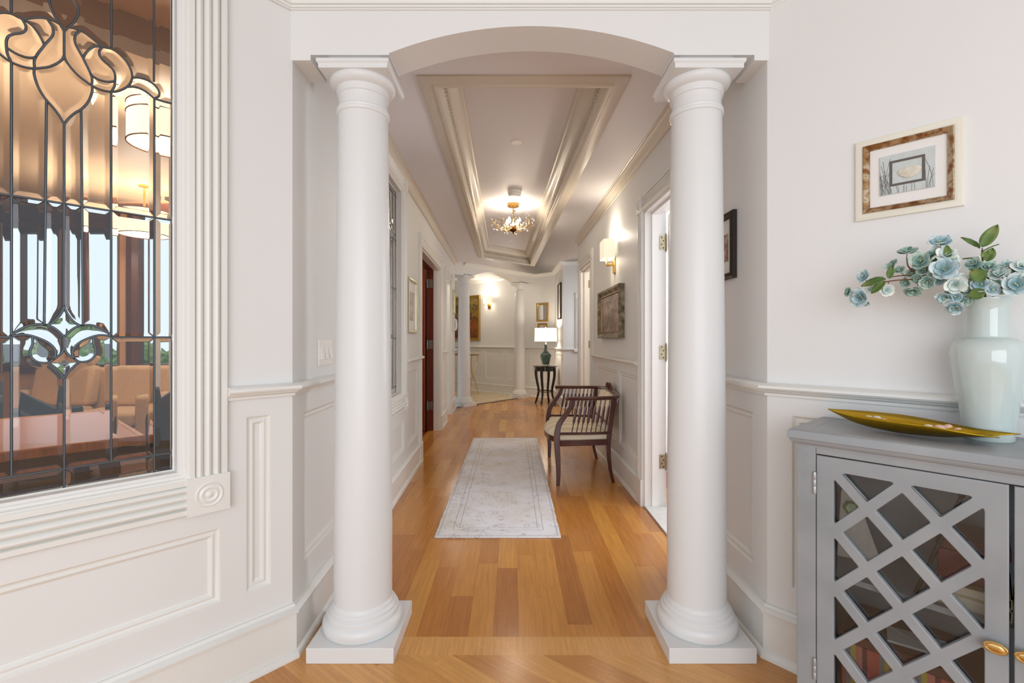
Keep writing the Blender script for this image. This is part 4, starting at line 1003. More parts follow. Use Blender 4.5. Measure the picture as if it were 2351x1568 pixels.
sheet(P, 0.065, 0.065, w-0.065, h-0.065, 0.012, autumn(), 'canvas')
# picture on the short far right wall
P = hang('framed_poster', 'tall dark edged picture on the short wall beside the lamp', 'picture', SW, 0.72, 1.14, HC+(CY-733)*9.0/F); w = 0.42; h = 83*9.0/F
frame_part(P, w, h, [(0, 0), (0, 0.03), (0.004, 0.032), (0.018, 0.03), (0.022, 0.012), (0.022, 0)], M_BLACKF); sheet(P, 0.018, 0.018, w-0.018, h-0.018, 0.01, M_MATB, 'mat_board'); sheet(P, 0.08, 0.1, w-0.08, h-0.1, 0.012, ramp_noise_mat('pale_grey_print', [(0.3, srgb(180, 176, 172)), (0.7, srgb(216, 212, 208))], 9), 'print')
# two small gold mirrors
M_MIRR = mat('mirror_silver', srgb(235, 235, 235), 0.02, 1.0)
for x0, x1, y0, y1, lab in ((1232.5, 1259.5, 697, 738.5, 'upper small gold framed mirror on the far wall above the lamp'), (1235, 1258, 742.5, 772, 'lower small gold framed mirror partly hidden by the lamp shade')):
    a0, zt = FW.px(x0, y0); a1 = FW.px(x1, y0)[0]; zb = FW.px(x0, y1)[1]
    P = hang('wall_mirror', lab, 'mirror', FW, a0, a1, zb); w = a1-a0; h = zt-zb
    frame_part(P, w, h, [(0, 0), (0, 0.016), (0.006, 0.022), (0.02, 0.018), (0.03, 0.012), (0.036, 0.014), (0.04, 0.006), (0.04, 0)], M_GILT)
    sheet(P, 0.036, 0.036, w-0.036, h-0.036, 0.006, M_MIRR, 'mirror_glass')

# ---- sconces
def sconce(fr, a, ztop, label):
    R = thing('wall_sconce', label, 'wall lamp', tuple(fr.p(a, ztop-0.31)), fr.rz)
    MB().box((-0.045, -0.016, 0), (0.045, 0, 0.16)).build('backplate', M_BRASS, R, bevel=0.003)
    m = MB(); m.box((-0.012, -0.075, 0.07), (0.012, -0.016, 0.09)); m.box((-0.012, -0.085, 0.07), (0.012, -0.065, 0.155)); m.build('arm', M_BRASS, R, bevel=0.002)
    m = MB(); w, d0, d1 = 0.10, 0.02, 0.125
    m.sweep([(-w, -d1), (w, -d1), (w, -d0), (-w, -d0)], [(0, 0.132), (0.002, 0.132), (0.002, 0.31), (0, 0.31)], plan, closed=True, side=1)
    m.build('lamp_shade', M_SCON, R, smooth=0)
    m = MB(); m.lathe([(0.0, 0.15), (0.012, 0.155), (0.014, 0.18), (0.022, 0.205), (0.02, 0.225), (0.0, 0.24)], 16, (0, -0.072, 0)); m.build('bulb', lampshade_mat('bulb_glow', (1, 0.86, 0.62, 1), 4.0), R)
    return R
sconce(HR, aY(4.53), 2.195, 'square shaded gold wall sconce above the brown painting')
af, zf = FW.px(1124, 679); sconce(FW, af, zf, 'gold wall sconce lit on the far wall between the columns')

# ---- chandelier
M_GOLD = mat('chandelier_gold', srgb(206, 160, 84), 0.25, 1.0)
M_CRYS = mat('crystal', (1, 0.98, 0.94, 1), 0.04, trans=0.55, ior=1.5)
M_BULB = lampshade_mat('warm_bulb', (1, 0.88, 0.66, 1), 9.0)
CHX, CHY = 0.012, 5.63
CH = thing('chandelier', 'gold semi flush chandelier of crystal tipped branches in the ceiling tray', 'chandelier', (CHX, CHY, ZT), 0.2)
MB().lathe([(0.0, -0.035), (0.066, -0.035), (0.070, -0.030), (0.070, 0.0), (0.0, 0.0)], 36, cap=False).build('canopy', M_GOLD, CH)
MB().lathe([(0.0, -0.22), (0.008, -0.22), (0.008, -0.035), (0.012, -0.034)], 14, cap=False).build('rod', M_GOLD, CH)
MB().lathe([(0.0, -0.30), (0.012, -0.30), (0.02, -0.285), (0.03, -0.27), (0.032, -0.255), (0.02, -0.24), (0.012, -0.22), (0.0, -0.218)], 20, cap=False).build('hub', M_GOLD, CH)
MB().lathe([(0.0, -0.362), (0.006, -0.357), (0.004, -0.345), (0.012, -0.338), (0.046, -0.312), (0.050, -0.304), (0.0, -0.298)], 28, cap=False).build('finial', mat('bronze_finial', srgb(110, 66, 34), 0.35, 0.8), CH)
rn = random.Random(21)
for k in range(8):
    th = k*PI/4; c, s = math.cos(th), math.sin(th)
    P3 = lambda r, z, t=0.0: (r*math.cos(th+t), r*math.sin(th+t), z)
    m = MB(); tips = []; main = smoothline([P3(0.02, -0.30), P3(0.09, -0.315), P3(0.17, -0.295), P3(0.215, -0.25), P3(0.225, -0.20)], 5); m.tube(main, 0.0032, 6)
    for j in range(12):
        i = 4+int(j*1.35); b0 = main[min(i, len(main)-1)]
        out = Vector(P3(1, 0)); tip = b0+out*rn.uniform(-0.015, 0.045)+Vector((-s, c, 0))*rn.uniform(-0.06, 0.06)+Vector((0, 0, rn.uniform(-0.02, 0.075)))
        mid = (b0+tip)/2+Vector((0, 0, 0.008)); m.tube([b0, mid, tip], 0.0016, 5)
        ax = (tip-mid).normalized()
        tips.append((tip, ax))
    o = m.build('branch', M_GOLD, CH)
    for tip, ax in tips: MB().lathe([(0.0, -0.003), (0.006, 0.003), (0.0115, 0.012), (0.010, 0.020), (0.0, 0.025)], 6, tip, ax, cap=False).build('crystal', M_CRYS, o, smooth=0)
for k in range(4):
    th = PI/4+k*PI/2; c, s = math.cos(th)*0.085, math.sin(th)*0.085
    m = MB(); m.tube([(c*0.15, s*0.15, -0.27), (c*0.7, s*0.7, -0.285), (c, s, -0.27)], 0.004, 6); m.lathe([(0.011, -0.275), (0.012, -0.245), (0.0, -0.244)], 12, (c, s, 0)); o = m.build('lamp_holder', M_GOLD, CH)
    MB().lathe([(0.0, -0.245), (0.012, -0.238), (0.02, -0.215), (0.018, -0.195), (0.008, -0.175), (0.0, -0.168)], 16, (c, s, 0), cap=False).build('bulb', M_BULB, o)

# ---- ceiling fittings
S = thing('smoke_detector', 'round white smoke detector on the tray ceiling by the chandelier', 'smoke detector', (0.025, 5.16, ZT))
MB().lathe([(0.0, -0.022), (0.072, -0.022), (0.074, -0.018), (0.074, 0.0), (0.0, 0.0)], 36, cap=False).build('mounting_base', M_WHITEP, S)
MB().lathe([(0.0, -0.056), (0.035, -0.055), (0.06, -0.048), (0.068, -0.038), (0.070, -0.024), (0.0, -0.022)], 36, cap=False).build('cover', M_WHITEP, S)
for d_, x, lab in ((3.86, 0.035, 'flat white round ceiling plate in the tray nearest the arch'), (7.75, -0.035, 'small flat round ceiling plate beyond the chandelier')):
    o = MB().lathe([(0.0, -0.007), (0.042, -0.006), (0.045, -0.003), (0.045, 0), (0, 0)], 32, cap=False).build('sprinkler_plate', M_WHITEP); o.location = (x, d_, ZT); tag(o, lab, 'ceiling plate')

# ---- switch plate, outlets, intercom
a0, zt = HL.px(728.5, 779); zb = HL.px(728.5, 841)[1]
P = hang('light_switch', 'three rocker white light switch plate behind the big left column', 'light switch', HL, a0, a0+0.165, zb); h = zt-zb; w = 0.165
MB().box((0, -0.008, 0), (w, 0, h)).build('plate', M_WHITEP, P, bevel=0.003)
for i in range(3):
    x = 0.0275+0.055*i; m = MB(); m.hexa([(x-0.0165+.003, -0.008, h*0.25), (x+0.0165+.003, -0.008, h*0.25), (x+0.0165+.003, -0.020, h*0.25), (x-0.0165+.003, -0.020, h*0.25), (x-0.0165+.003, -0.008, h*0.75), (x+0.0165+.003, -0.008, h*0.75), (x+0.0165+.003, -0.0095, h*0.75), (x-0.0165+.003, -0.0095, h*0.75)]); m.build('rocker', M_WHITEP, P, bevel=0.001)
def outlet(fr, a, zc, label, plug=False):
    R = thing('wall_outlet', label, 'outlet', tuple(fr.p(a, zc-0.057, 0.0205)), fr.rz)
    MB().box((-0.035, -0.006, 0), (0.035, 0, 0.114)).build('plate', M_WHITEP, R, bevel=0.002)
    m = MB()
    for z in (0.037, 0.077): m.lathe([(0.017, 0), (0.017, 0.002), (0, 0.0022)], 18, (0, -0.006, z), (0, -1, 0))
    m.build('socket', mat('ivory_socket', srgb(222, 220, 214), 0.35), R)
    if plug:
        MB().lathe([(0.026, 0), (0.028, 0.018), (0.022, 0.03), (0.0, 0.032)], 20, (0, -0.008, 0.05), (0, -1, 0)).build('plug', M_WHITEP, R)
outlet(HR, aY(4.62), 0.105, 'white outlet with a round plug in the baseboard behind the settee', True)
outlet(HL, aY(8.33), 0.11, 'white outlet low on the left wall near the far column')
outlet(FW, FW.px(1132, 889)[0], 0.115, 'white outlet in the far baseboard under the sconce')
I = hang('intercom', 'small white intercom handset at the far end of the left wall', 'intercom', HL, aY(8.26), aY(8.42), 1.40)
MB().box((0, -0.03, 0), (0.16, 0, 0.22)).build('housing', M_WHITEP, I, bevel=0.006)
m = MB(); m.tube(smoothline([(0.04, -0.04, 0.01), (0.04, -0.062, 0.05), (0.04, -0.062, 0.17), (0.04, -0.04, 0.21)], 5), [0.02]*16, 8); m.build('handset', M_WHITEP, I)

# ---- console table in the far room
M_GREYT = mat('aged_oak_top', srgb(150, 118, 78), 0.4, noise=0.2, nscale=8)
c0 = at(1098, 814, 10.62); dirT = FW.d
K = thing('console_table', 'slim wooden topped table with curved brass legs behind the far left column', 'table', (c0.x, c0.y, 0.004), math.atan2(dirT.y, dirT.x))
MB().box((-0.95, -0.12, c0.z-0.03), (-0.10, 0.12, c0.z)).build('table_top', M_GREYT, K, bevel=0.003)
for x in (-0.10, -0.88):
    for sy in (-1, 1):
        pts = smoothline([(x, sy*0.10, c0.z-0.03), (x, sy*0.09, c0.z-0.2), (x, sy*0.02, 0.47), (x, -sy*0.04, 0.36), (x, -sy*0.08, 0.2), (x, -sy*0.11, 0.0)], 6)
        pts = [(p[0]-0.07*math.sin(PI*min(1, max(0, p[2]/(c0.z-0.03)))), p[1], p[2]) for p in pts]
        MB().tube(pts, 0.010, 8).build('leg', M_BRASS, K)
# ================================================================ CABINET CORNER
S0 = 0.21
M_GREYP = ramp_noise_mat('grey_cabinet_paint', [(0.2, srgb(134, 138, 142)), (0.5, srgb(146, 150, 154)), (0.8, srgb(155, 158, 160))], 7, 0.34, 6, bump=0.03)
M_GREYH = mat('grey_hinge', srgb(176, 178, 178), 0.35, 0.5)
CB = thing('cabinet', 'grey painted cabinet with lattice glass doors under the pale green vase', 'cabinet', tuple(WR.p(S0, 0, 0.012)), WR.rz)
CW, CDP, ZTOP = 0.94, 0.328, 0.975
m = MB()
for x0, x1 in ((0.0, 0.018), (CW-0.018, CW)): m.box((x0, -CDP+0.03, 0.06), (x1, 0, 0.92))
m.box((0.0, -0.012, 0.06), (CW, 0, 0.92)); m.box((0.0, -CDP+0.03, 0.08), (CW, 0, 0.10)); m.box((0, -CDP+0.02, 0.905), (CW, 0, 0.925))
m.box((0.0, -CDP, 0.0), (0.053, -CDP+0.035, 0.925)); m.box((CW-0.053, -CDP, 0.0), (CW, -CDP+0.035, 0.925)); m.box((0.053, -CDP, 0.905), (CW-0.053, -CDP+0.03, 0.925)); m.box((0.053, -CDP, 0.06), (CW-0.053, -CDP+0.03, 0.098))
m.box((0, -0.04, 0), (0.04, 0, 0.08)); m.box((CW-0.04, -0.04, 0), (CW, 0, 0.08))
m.build('body', M_GREYP, CB, bevel=0.002)
m = MB(); ov = 0.018
m.sweep([(0, -CDP), (CW, -CDP), (CW, 0.0), (0, 0.0)], [(-0.03, 0.922), (0.001, 0.922), (0.002, 0.930), (0.010, 0.934), (0.016, 0.942), (0.017, 0.947), (0.022, 0.949), (0.022, ZTOP-0.008), (0.019, ZTOP-0.002), (0.014, ZTOP), (-0.03, ZTOP)], plan, closed=True, side=-1)
m.box((0.01, -CDP+0.01, ZTOP-0.02), (CW-0.01, 0.0, ZTOP-0.0004)); m.v = [Vector((v.x, min(v.y, 0.006), v.z)) for v in m.v]
m.build('cabinet_top', M_GREYP, CB)
m = MB(); m.box((0.02, -CDP+0.04, 0.52), (CW-0.02, -0.014, 0.538)); m.build('shelf', M_GREYP, CB, bevel=0.001)
dw, dz0, dz1 = 0.411, 0.102, 0.902
px_, pz_ = 0.0793, 0.0875; lx0, lz1 = 0.048, 0.856; lz0 = lz1-8*pz_; lx1 = lx0+4*px_
def clip_poly(P, f):
    out = []
    for a, b in zip(P, P[1:]+P[:1]):
        fa, fb = f(a), f(b)
        if fa >= 0: out.append(a)
        if fa*fb < 0: t = fa/(fa-fb); out.append((a[0]+(b[0]-a[0])*t, a[1]+(b[1]-a[1])*t))
    return out
def round_poly(P, r, k=4):
    out = []; n = len(P)
    for i in range(n):
        p, a, b = Vector(P[i]), Vector(P[i-1]), Vector(P[(i+1) % n])
        ea, eb = (a-p).normalized(), (b-p).normalized(); s_ = p+ea*r; e_ = p+eb*r
        for q in range(k+1):
            t = q/k; out.append(tuple(s_*(1-t)**2+p*2*t*(1-t)+e_*t*t))
    return out
def lattice_door(flip):
    """A door board cut through by a diamond lattice of rounded openings."""
    cu = bpy.data.curves.new('door', 'CURVE'); cu.dimensions = '2D'; cu.fill_mode = 'BOTH'; cu.extrude = 0.008; cu.bevel_depth = 0.002; cu.bevel_resolution = 1
    g = 0.002
    loops = [[(g, dz0+g), (dw-g, dz0+g), (dw-g, dz1-g), (g, dz1-g)]]
    hw = 0.0148-g; ins = hw*math.hypot(px_, pz_)
    ax, az = px_-ins/pz_, pz_-ins/px_
    for i in range(5):
        for j in range(9):
            if (i+j) % 2 == 0: continue
            cx_, cz_ = lx0+i*px_, lz1-j*pz_
            P = [(cx_-ax, cz_), (cx_, cz_-az), (cx_+ax, cz_), (cx_, cz_+az)]
            for f in (lambda p: p[0]-lx0+g+.003, lambda p: lx1+g+.003-p[0], lambda p: p[1]-lz0+g, lambda p: lz1+g+.002-p[1]): P = clip_poly(P, f)
            if len(P) > 2: loops.append(round_poly(P, 0.006))
    for lp in loops:
        if flip: lp = [(dw-x, z) for x, z in lp]
        sp = cu.splines.new('POLY'); sp.points.add(len(lp)-1)
        for p, (x, z) in zip(sp.points, lp): p.co = (x, z, 0, 1)
        sp.use_cyclic_u = True
    t = bpy.data.objects.new('door_outline', cu); COL.objects.link(t)
    dg = bpy.context.evaluated_depsgraph_get(); dg.update()
    me = bpy.data.meshes.new_from_object(t.evaluated_get(dg))
    bpy.data.objects.remove(t); bpy.data.curves.remove(cu)
    me.name = 'door'; me.materials.clear(); me.materials.append(M_GREYP)
    return me
for di, (xo, flip) in enumerate(((0.0545, False), (0.4745, True))):
    fx = (lambda x: xo+dw-x) if flip else (lambda x: xo+x)
    me = lattice_door(flip); me.transform(Matrix.Translation((xo, -CDP+0.010, 0)) @ Matrix.Rotation(PI/2, 4, 'X'))
    door = bpy.data.objects.new('door', me); COL.objects.link(door); door.parent = CB
    m = MB(); p, q = sorted((fx(lx0-0.01), fx(lx1+0.01))); m.box((p, -CDP+0.0205, lz0-0.01), (q, -CDP+0.0235, lz1+0.01)); m.build('glass_panel', M_CLEAR, door, smooth=0)
    kx = fx(0.389)
    m = MB(); m.lathe([(0.006, 0), (0.006, 0.012), (0.010, 0.016), (0.0, 0.017)], 16, (kx, -CDP, 0.503), (0, -1, 0)); m.ellipsoid((kx, -CDP-0.02, 0.503), (0.0225, 0.006, 0.0145), 20, 10)
    m.tube([(kx+0.019*math.cos(t*PI/12), -CDP-0.0225, 0.503+0.0115*math.sin(t*PI/12)) for t in range(24)], 0.0035, 8, closed=True)
    kn = m.build('knob', mat('polished_brass', srgb(222, 192, 126), 0.18, 1.0), door)
    hx_ = fx(-0.004)
    for z in (0.815, 0.24):
        m = MB(); m.lathe([(0.0, -0.036), (0.004, -0.034), (0.005, -0.03), (0.005, -0.011), (0.0045, -0.010), (0.005, -0.009), (0.005, 0.009), (0.0045, 0.010), (0.005, 0.011), (0.005, 0.03), (0.004, 0.034), (0.0, 0.036)], 12, (hx_, -CDP-0.003, z)); m.build('hinge', M_GREYH, CB)
def cabloc(s, off, z): return tuple(WR.p(s, z, off))
def onrack(name, label, cat, s, off, z, rz=0.0): return thing(name, label, cat, cabloc(s, off, z), WR.rz+rz)
# things inside the cabinet
R = onrack('plaque', 'pale wooden wedge plaque with a green stone standing on the cabinet shelf', 'ornament', 0.327, 0.125, 0.538, 0.35)
m = MB(); m.hexa([(-0.06, -0.012, 0), (0.06, -0.012, 0), (0.06, 0.012, 0), (-0.06, 0.012, 0), (-0.044, 0.03, 0.215), (-0.006, 0.03, 0.215), (-0.006, 0.042, 0.215), (-0.044, 0.042, 0.215)]); m.build('board', mat('pale_washed_wood', srgb(238, 222, 208), 0.5, noise=0.15, nscale=9, stretch=(3, 3, 1)), R, bevel=0.002)
m = MB(); m.lathe([(0.024, 0), (0.024, 0.004), (0.016, 0.010), (0.0, 0.011)], 6, (-0.018, 0.0165, 0.158), (0, -1, 0.15)); m.build('stone', mat('green_stone', srgb(150, 176, 110), 0.25, noise=0.4, nscale=60), R, smooth=0)
def plainbox(name, label, cat, s, off, z, w, d, h, m_, rz=0.0, lid=None):
    R = onrack(name, label, cat, s, off, z, rz)
    if lid:
        MB().box((-w/2, -d/2, 0), (w/2, d/2, h*0.7)).build('box_body', m_, R, bevel=0.003); MB().box((-w/2-0.003, -d/2-0.003, h*0.7+.001), (w/2+0.003, d/2+0.003, h)).build('lid', lid, R, bevel=0.003)
    else:
        MB().box((-w/2, -d/2, 0.003), (w/2-0.006, d/2, h-0.003)).build('pages', mat('paper_edge', srgb(226, 214, 190), 0.8, noise=0.1, nscale=50, stretch=(1, 1, 20)), R)
        m = MB(); m.box((-w/2, -d/2-0.003, 0), (w/2, d/2+0.003, 0.003)); m.box((-w/2, -d/2-0.003, h-0.003), (w/2, d/2+0.003, h)); m.box((w/2-0.003, -d/2-0.003, 0), (w/2, d/2+0.003, h)); m.build('cover', m_, R)
    return R
plainbox('book', 'lower of two cream books stacked on the cabinet shelf', 'book', 0.60, 0.17, 0.538, 0.16, 0.20, 0.030, mat('cream_cover', srgb(222, 208, 176), 0.6))
plainbox('book', 'upper cream book of the stack on the cabinet shelf, under the red box', 'book', 0.60, 0.168, 0.568, 0.15, 0.19, 0.026, mat('straw_cover', srgb(206, 188, 146), 0.6), 0.05)
plainbox('keepsake_box', 'dark red lidded box on the stacked books inside the cabinet', 'box', 0.60, 0.165, 0.594, 0.14, 0.15, 0.12, mat('dark_red_lacquer', srgb(110, 34, 30), 0.35), 0.05, mat('dark_red_lid', srgb(96, 28, 26), 0.35))
(ra, rz_), (rb, rzb) = WR.px(2208, 1140, 0.275), WR.px(2129, 1304, 0.275)
k_ = (rzb-0.545)/(rz_-rzb); rb -= (ra-rb)*k_
R = onrack('rod', 'thin black rod leaning diagonally inside the cabinet', 'rod', rb, 0.275, 0.5385)
m = MB(); m.tube([(0, 0, 0.006), (ra-rb, 0.0, rz_-0.538)], 0.0055, 8); m.build('shaft', mat('black_metal', srgb(24, 24, 26), 0.4), R)
m = MB(); m.ellipsoid((ra-rb, 0, rz_-0.536), (0.008, 0.008, 0.008)); m.build('tip', mat('black_rubber', srgb(18, 18, 18), 0.6), R)
def stripes():
    m, nt, b = newmat('striped_box'); L = nt.links.new
    tc = N(nt, 'ShaderNodeTexCoord'); sp = N(nt, 'ShaderNodeSeparateXYZ'); L(tc.outputs['Object'], sp.inputs['Vector'])
    mu = N(nt, 'ShaderNodeMath', operation='MULTIPLY'); mu.inputs[1].default_value = 12.0; L(sp.outputs['X'], mu.inputs[0])
    fr_n = N(nt, 'ShaderNodeMath', operation='FRACT'); L(mu.outputs[0], fr_n.inputs[0])
    cr = N(nt, 'ShaderNodeValToRGB'); cr.color_ramp.interpolation = 'CONSTANT'
    cs = [srgb(196, 96, 78), srgb(150, 138, 134), srgb(196, 170, 72), srgb(204, 120, 100), srgb(120, 60, 60)]
    while len(cr.color_ramp.elements) < 5: cr.color_ramp.elements.new(0.5)
    for i, e_ in enumerate(cr.color_ramp.elements): e_.position = (0, 0.35, 0.5, 0.65, 0.85)[i]; e_.color = cs[i]
    L(fr_n.outputs[0], cr.inputs['Fac']); L(cr.outputs['Color'], b.inputs['Base Color']); b.inputs['Roughness'].default_value = 0.7
    return m
R = onrack('storage_box', 'coral and yellow striped storage box at the bottom of the cabinet', 'box', 0.46, 0.15, 0.102)
MB().box((-0.15, -0.11, 0), (0.17, 0.11, 0.22)).build('box_body', stripes(), R, bevel=0.004); MB().box((-0.155, -0.115, 0.221), (0.175, 0.115, 0.25)).build('lid', mat('brown_lid', srgb(112, 66, 48), 0.5), R, bevel=0.003)
R = onrack('envelope', 'white envelope lying on the striped storage box inside the cabinet', 'envelope', 0.48, 0.17, 0.352, 0.2); MB().box((-0.07, -0.045, 0), (0.07, 0.045, 0.006)).build('paper', mat('white_paper', srgb(224, 222, 218), 0.7), R); m = MB(); m.prism([(-0.068, 0.044), (0.068, 0.044), (0.0, -0.01)], 0.0061, 0.0072); m.build('flap', mat('white_paper_flap', srgb(214, 212, 206), 0.7), R)

# ---- vase
M_CELA = mat('celadon_glaze', srgb(191, 204, 201), 0.09, noise=0.03, nscale=8, coat=0.6)
VS, VO = 0.628, 0.112
V = thing('vase', 'tall pale celadon green vase on the grey cabinet holding blue flowers', 'vase', cabloc(VS, VO, ZTOP), 0)
vp = [(0.0, 0.0), (0.052, 0.0), (0.0545, 0.004), (0.0545, 0.02), (0.0575, 0.055), (0.0635, 0.10), (0.0705, 0.145), (0.0765, 0.185), (0.0805, 0.215), (0.0825, 0.238), (0.0815, 0.254), (0.0775, 0.268), (0.070, 0.279), (0.059, 0.286), (0.0485, 0.2885), (0.0445, 0.290), (0.0435, 0.294), (0.0435, 0.35), (0.0445, 0.372), (0.049, 0.389), (0.054, 0.399), (0.0535, 0.401), (0.047, 0.389), (0.041, 0.37), (0.040, 0.29), (0.06, 0.27), (0.06, 0.2), (0.03, 0.03), (0.0, 0.03)]
q = []
for a, b in zip(vp[:-1], vp[1:]):
    for i in range(2): q.append((a[0]+(b[0]-a[0])*i/2, a[1]+(b[1]-a[1])*i/2))
m = MB(); m.lathe(vp, 56, cap=False); m.build('vase_body', M_CELA, V, smooth=50)

# ---- flowering branches
def petal_mat(name, c0, c1, c2):
    m, nt, b = newmat(name); L = nt.links.new
    at_ = N(nt, 'ShaderNodeAttribute'); at_.attribute_name = 'tone'
    tc = N(nt, 'ShaderNodeTexCoord'); no = N(nt, 'ShaderNodeTexNoise'); no.inputs['Scale'].default_value = 40; no.inputs['Detail'].default_value = 4; L(tc.outputs['Object'], no.inputs['Vector'])
    ma = N(nt, 'ShaderNodeMath', operation='MULTIPLY_ADD'); L(no.outputs['Fac'], ma.inputs[0]); ma.inputs[1].default_value = 0.7; L(at_.outputs['Fac'], ma.inputs[2])
    cr = N(nt, 'ShaderNodeValToRGB'); cr.color_ramp.elements.new(0.5)
    for e_, (p, c) in zip(cr.color_ramp.elements, ((0.55, c0), (0.95, c1), (1.38 if False else 1.0, c2))): e_.position = min(p, 1.0); e_.color = c
    dv = N(nt, 'ShaderNodeMath', operation='MULTIPLY'); L(ma.outputs[0], dv.inputs[0]); dv.inputs[1].default_value = 0.72
    cr.color_ramp.elements[0].position = 0.35; cr.color_ramp.elements[1].position = 0.68; cr.color_ramp.elements[2].position = 0.95
    L(dv.outputs[0], cr.inputs['Fac']); L(cr.outputs['Color'], b.inputs['Base Color']); b.inputs['Roughness'].default_value = 0.7
    return m
M_PET = [petal_mat('petal_blue', srgb(96, 136, 142), srgb(150, 182, 190), srgb(208, 222, 224)), petal_mat('petal_teal', srgb(74, 112, 104), srgb(122, 156, 150), srgb(186, 206, 192)), petal_mat('petal_pale', srgb(140, 176, 180), srgb(200, 217, 218), srgb(234, 238, 228))]
M_STAM = mat('stamen', srgb(196, 208, 176), 0.7)
M_LEAF = ramp_noise_mat('leaf_green', [(0.3, srgb(62, 92, 40)), (0.55, srgb(96, 122, 58)), (0.75, srgb(150, 150, 92))], 22, 0.5)
M_TWIG = mat('brown_twig', srgb(112, 78, 58), 0.7)
def petal_mesh(mb, c, R, ang, length, width, tilt, cup):
    rows, colsn = 8, 7; vs = []; fs = []
    for i in range(rows+1):
        t = 1-(1-i/rows)**1.35; wdt = width*(0.22+0.78*math.sin(PI/2*t/0.58) if t < 0.58 else math.sqrt(max(0.0, 1-((t-0.58)/0.42)**2)))+0.0001
        for j in range(colsn):
            s = j/(colsn-1)*2-1
            r = length*t; zz = length*(math.sin(tilt)*t+cup*t*t)+0.22*width*s*s*t; rr = r*math.cos(tilt)
            p = Vector((rr, wdt*s, zz))
            p = Matrix.Rotation(ang, 3, 'Z') @ p
            vs.append(Vector(c)+R @ p)
    for i in range(rows):
        for j in range(colsn-1):
            a = i*colsn+j; fs.append((a, a+1, a+colsn+1, a+colsn))
    mb.add(vs, fs)
def dirmat(n):
    return Vector((0, 0, 1)).rotation_difference(Vector(n).normalized()).to_matrix()
rf = random.Random(17)
def blossom(root, inv, c, n, r, kind):
    R = dirmat(n); mb = MB(inv)
    k0 = rf.uniform(0, 1)
    for k in range(5): petal_mesh(mb, c, R, k0+k*2*PI/5+rf.uniform(-.1, .1), r*rf.uniform(.92, 1.08), r*0.53, rf.uniform(-0.05, 0.5), rf.uniform(-0.1, 0.3))
    for k in range(4): petal_mesh(mb, c, R, k0+0.6+k*PI/2, r*0.7, r*0.40, rf.uniform(0.35, 0.95), 0.12)
    o = mb.build('blossom', M_PET[kind], root, smooth=70)
    cl = inv @ Vector(c); ta = o.data.attributes.new('tone', 'FLOAT', 'POINT')
    ta.data.foreach_set('value', [min(1.0, (v.co-cl).length/r) for v in o.data.vertices])
    s = o.modifiers.new('thickness', 'SOLIDIFY'); s.thickness = 0.0007
    st = MB(inv)
    for k in range(9):
        d = (R @ Vector((rf.uniform(-.6, .6), rf.uniform(-.6, .6), 1))).normalized(); e_ = Vector(c)+d*r*0.42
        st.tube([c, e_], 0.0005, 4); st.ellipsoid(e_, (0.0012,)*3, 6, 4)
    st.build('stamens', M_STAM, o)
    return o
def leaf(root, inv, base, tip, w, up):
    base = Vector(base); tip = Vector(tip); d = tip-base; L_ = d.length; d.normalize(); sd = d.cross(Vector(up)).normalized(); nn = sd.cross(d)
    mb = MB(inv); vs = []; fs = []; rows, cs = 10, 5
    for i in range(rows+1):
        t = i/rows; ww = w*2.05*(t**0.65)*max(0, 1-t)**0.85+0.0003
        for j in range(cs):
            s = j/(cs-1)*2-1
            vs.append(base+d*L_*t+sd*ww*s+nn*(0.25*w*abs(s)-L_*0.18*(t-0.5)**2+0.03*w*math.sin(i*2.2)*abs(s)))
    for i in range(rows):
        for j in range(cs-1):
            a = i*cs+j; fs.append((a, a+1, a+cs+1, a+cs))
    mb.add(vs, fs); o = mb.build('leaf', M_LEAF, root, smooth=60)
    s = o.modifiers.new('thickness', 'SOLIDIFY'); s.thickness = 0.0008
    return o
def fpt(cx_, cy_, off):   # a point over the right wall seen at a place in the close-up of the flowers
    a, z = WR.px(1920+cx_/5.4548, 500+cy_/5.4548, off); return WR.p(a, z, off)
wn = Vector((WR.n.x, WR.n.y, 0)); toc = Vector((-0.72, -0.69, 0.0))
mouth = WR.p(VS, ZTOP+0.37, VO)
def spray(label, stem_pts, blossoms, leaves, r=0.0032):
    root = thing('flower_spray', label, 'flowers', tuple(mouth), 0, group=None)
    inv = Matrix.Translation(-mouth)
    mb = MB(inv)
    for pts in stem_pts:
        P = smoothline([fpt(*p) if isinstance(p, tuple) else p for p in pts], 5); mb.tube(P, [r*(1-0.6*i/len(P)) for i in range(len(P))], 6)
    for (x, y, rad, off, n, kd) in blossoms:         # thin stalks
        c = fpt(x, y, off); q = min((fpt(*p) if isinstance(p, tuple) else p for pts in stem_pts for p in pts), key=lambda p: (p-c).length)
        mb.tube([q, (q+c)/2+Vector((0, 0, -0.004)), c-Vector(n).normalized()*0.002], 0.0011, 5)
    mb.build('stem', M_TWIG, root)
    for (x, y, rad, off, n, kd) in blossoms: blossom(root, inv, fpt(x, y, off), n, rad*0.000195, kd)
    for (x0, y0, x1, y1, w_, off, up) in leaves: leaf(root, inv, fpt(x0, y0, off), fpt(x1, y1, off-0.01), w_, up)
    return root
cmn = (-0.72, -0.66, 0.15)
def nv(dx, dz): # facing the viewer with a lean: dx to the viewer's right, dz up
    return (cmn[0]+0.68*dx, cmn[1]-0.72*dx, cmn[2]+dz)
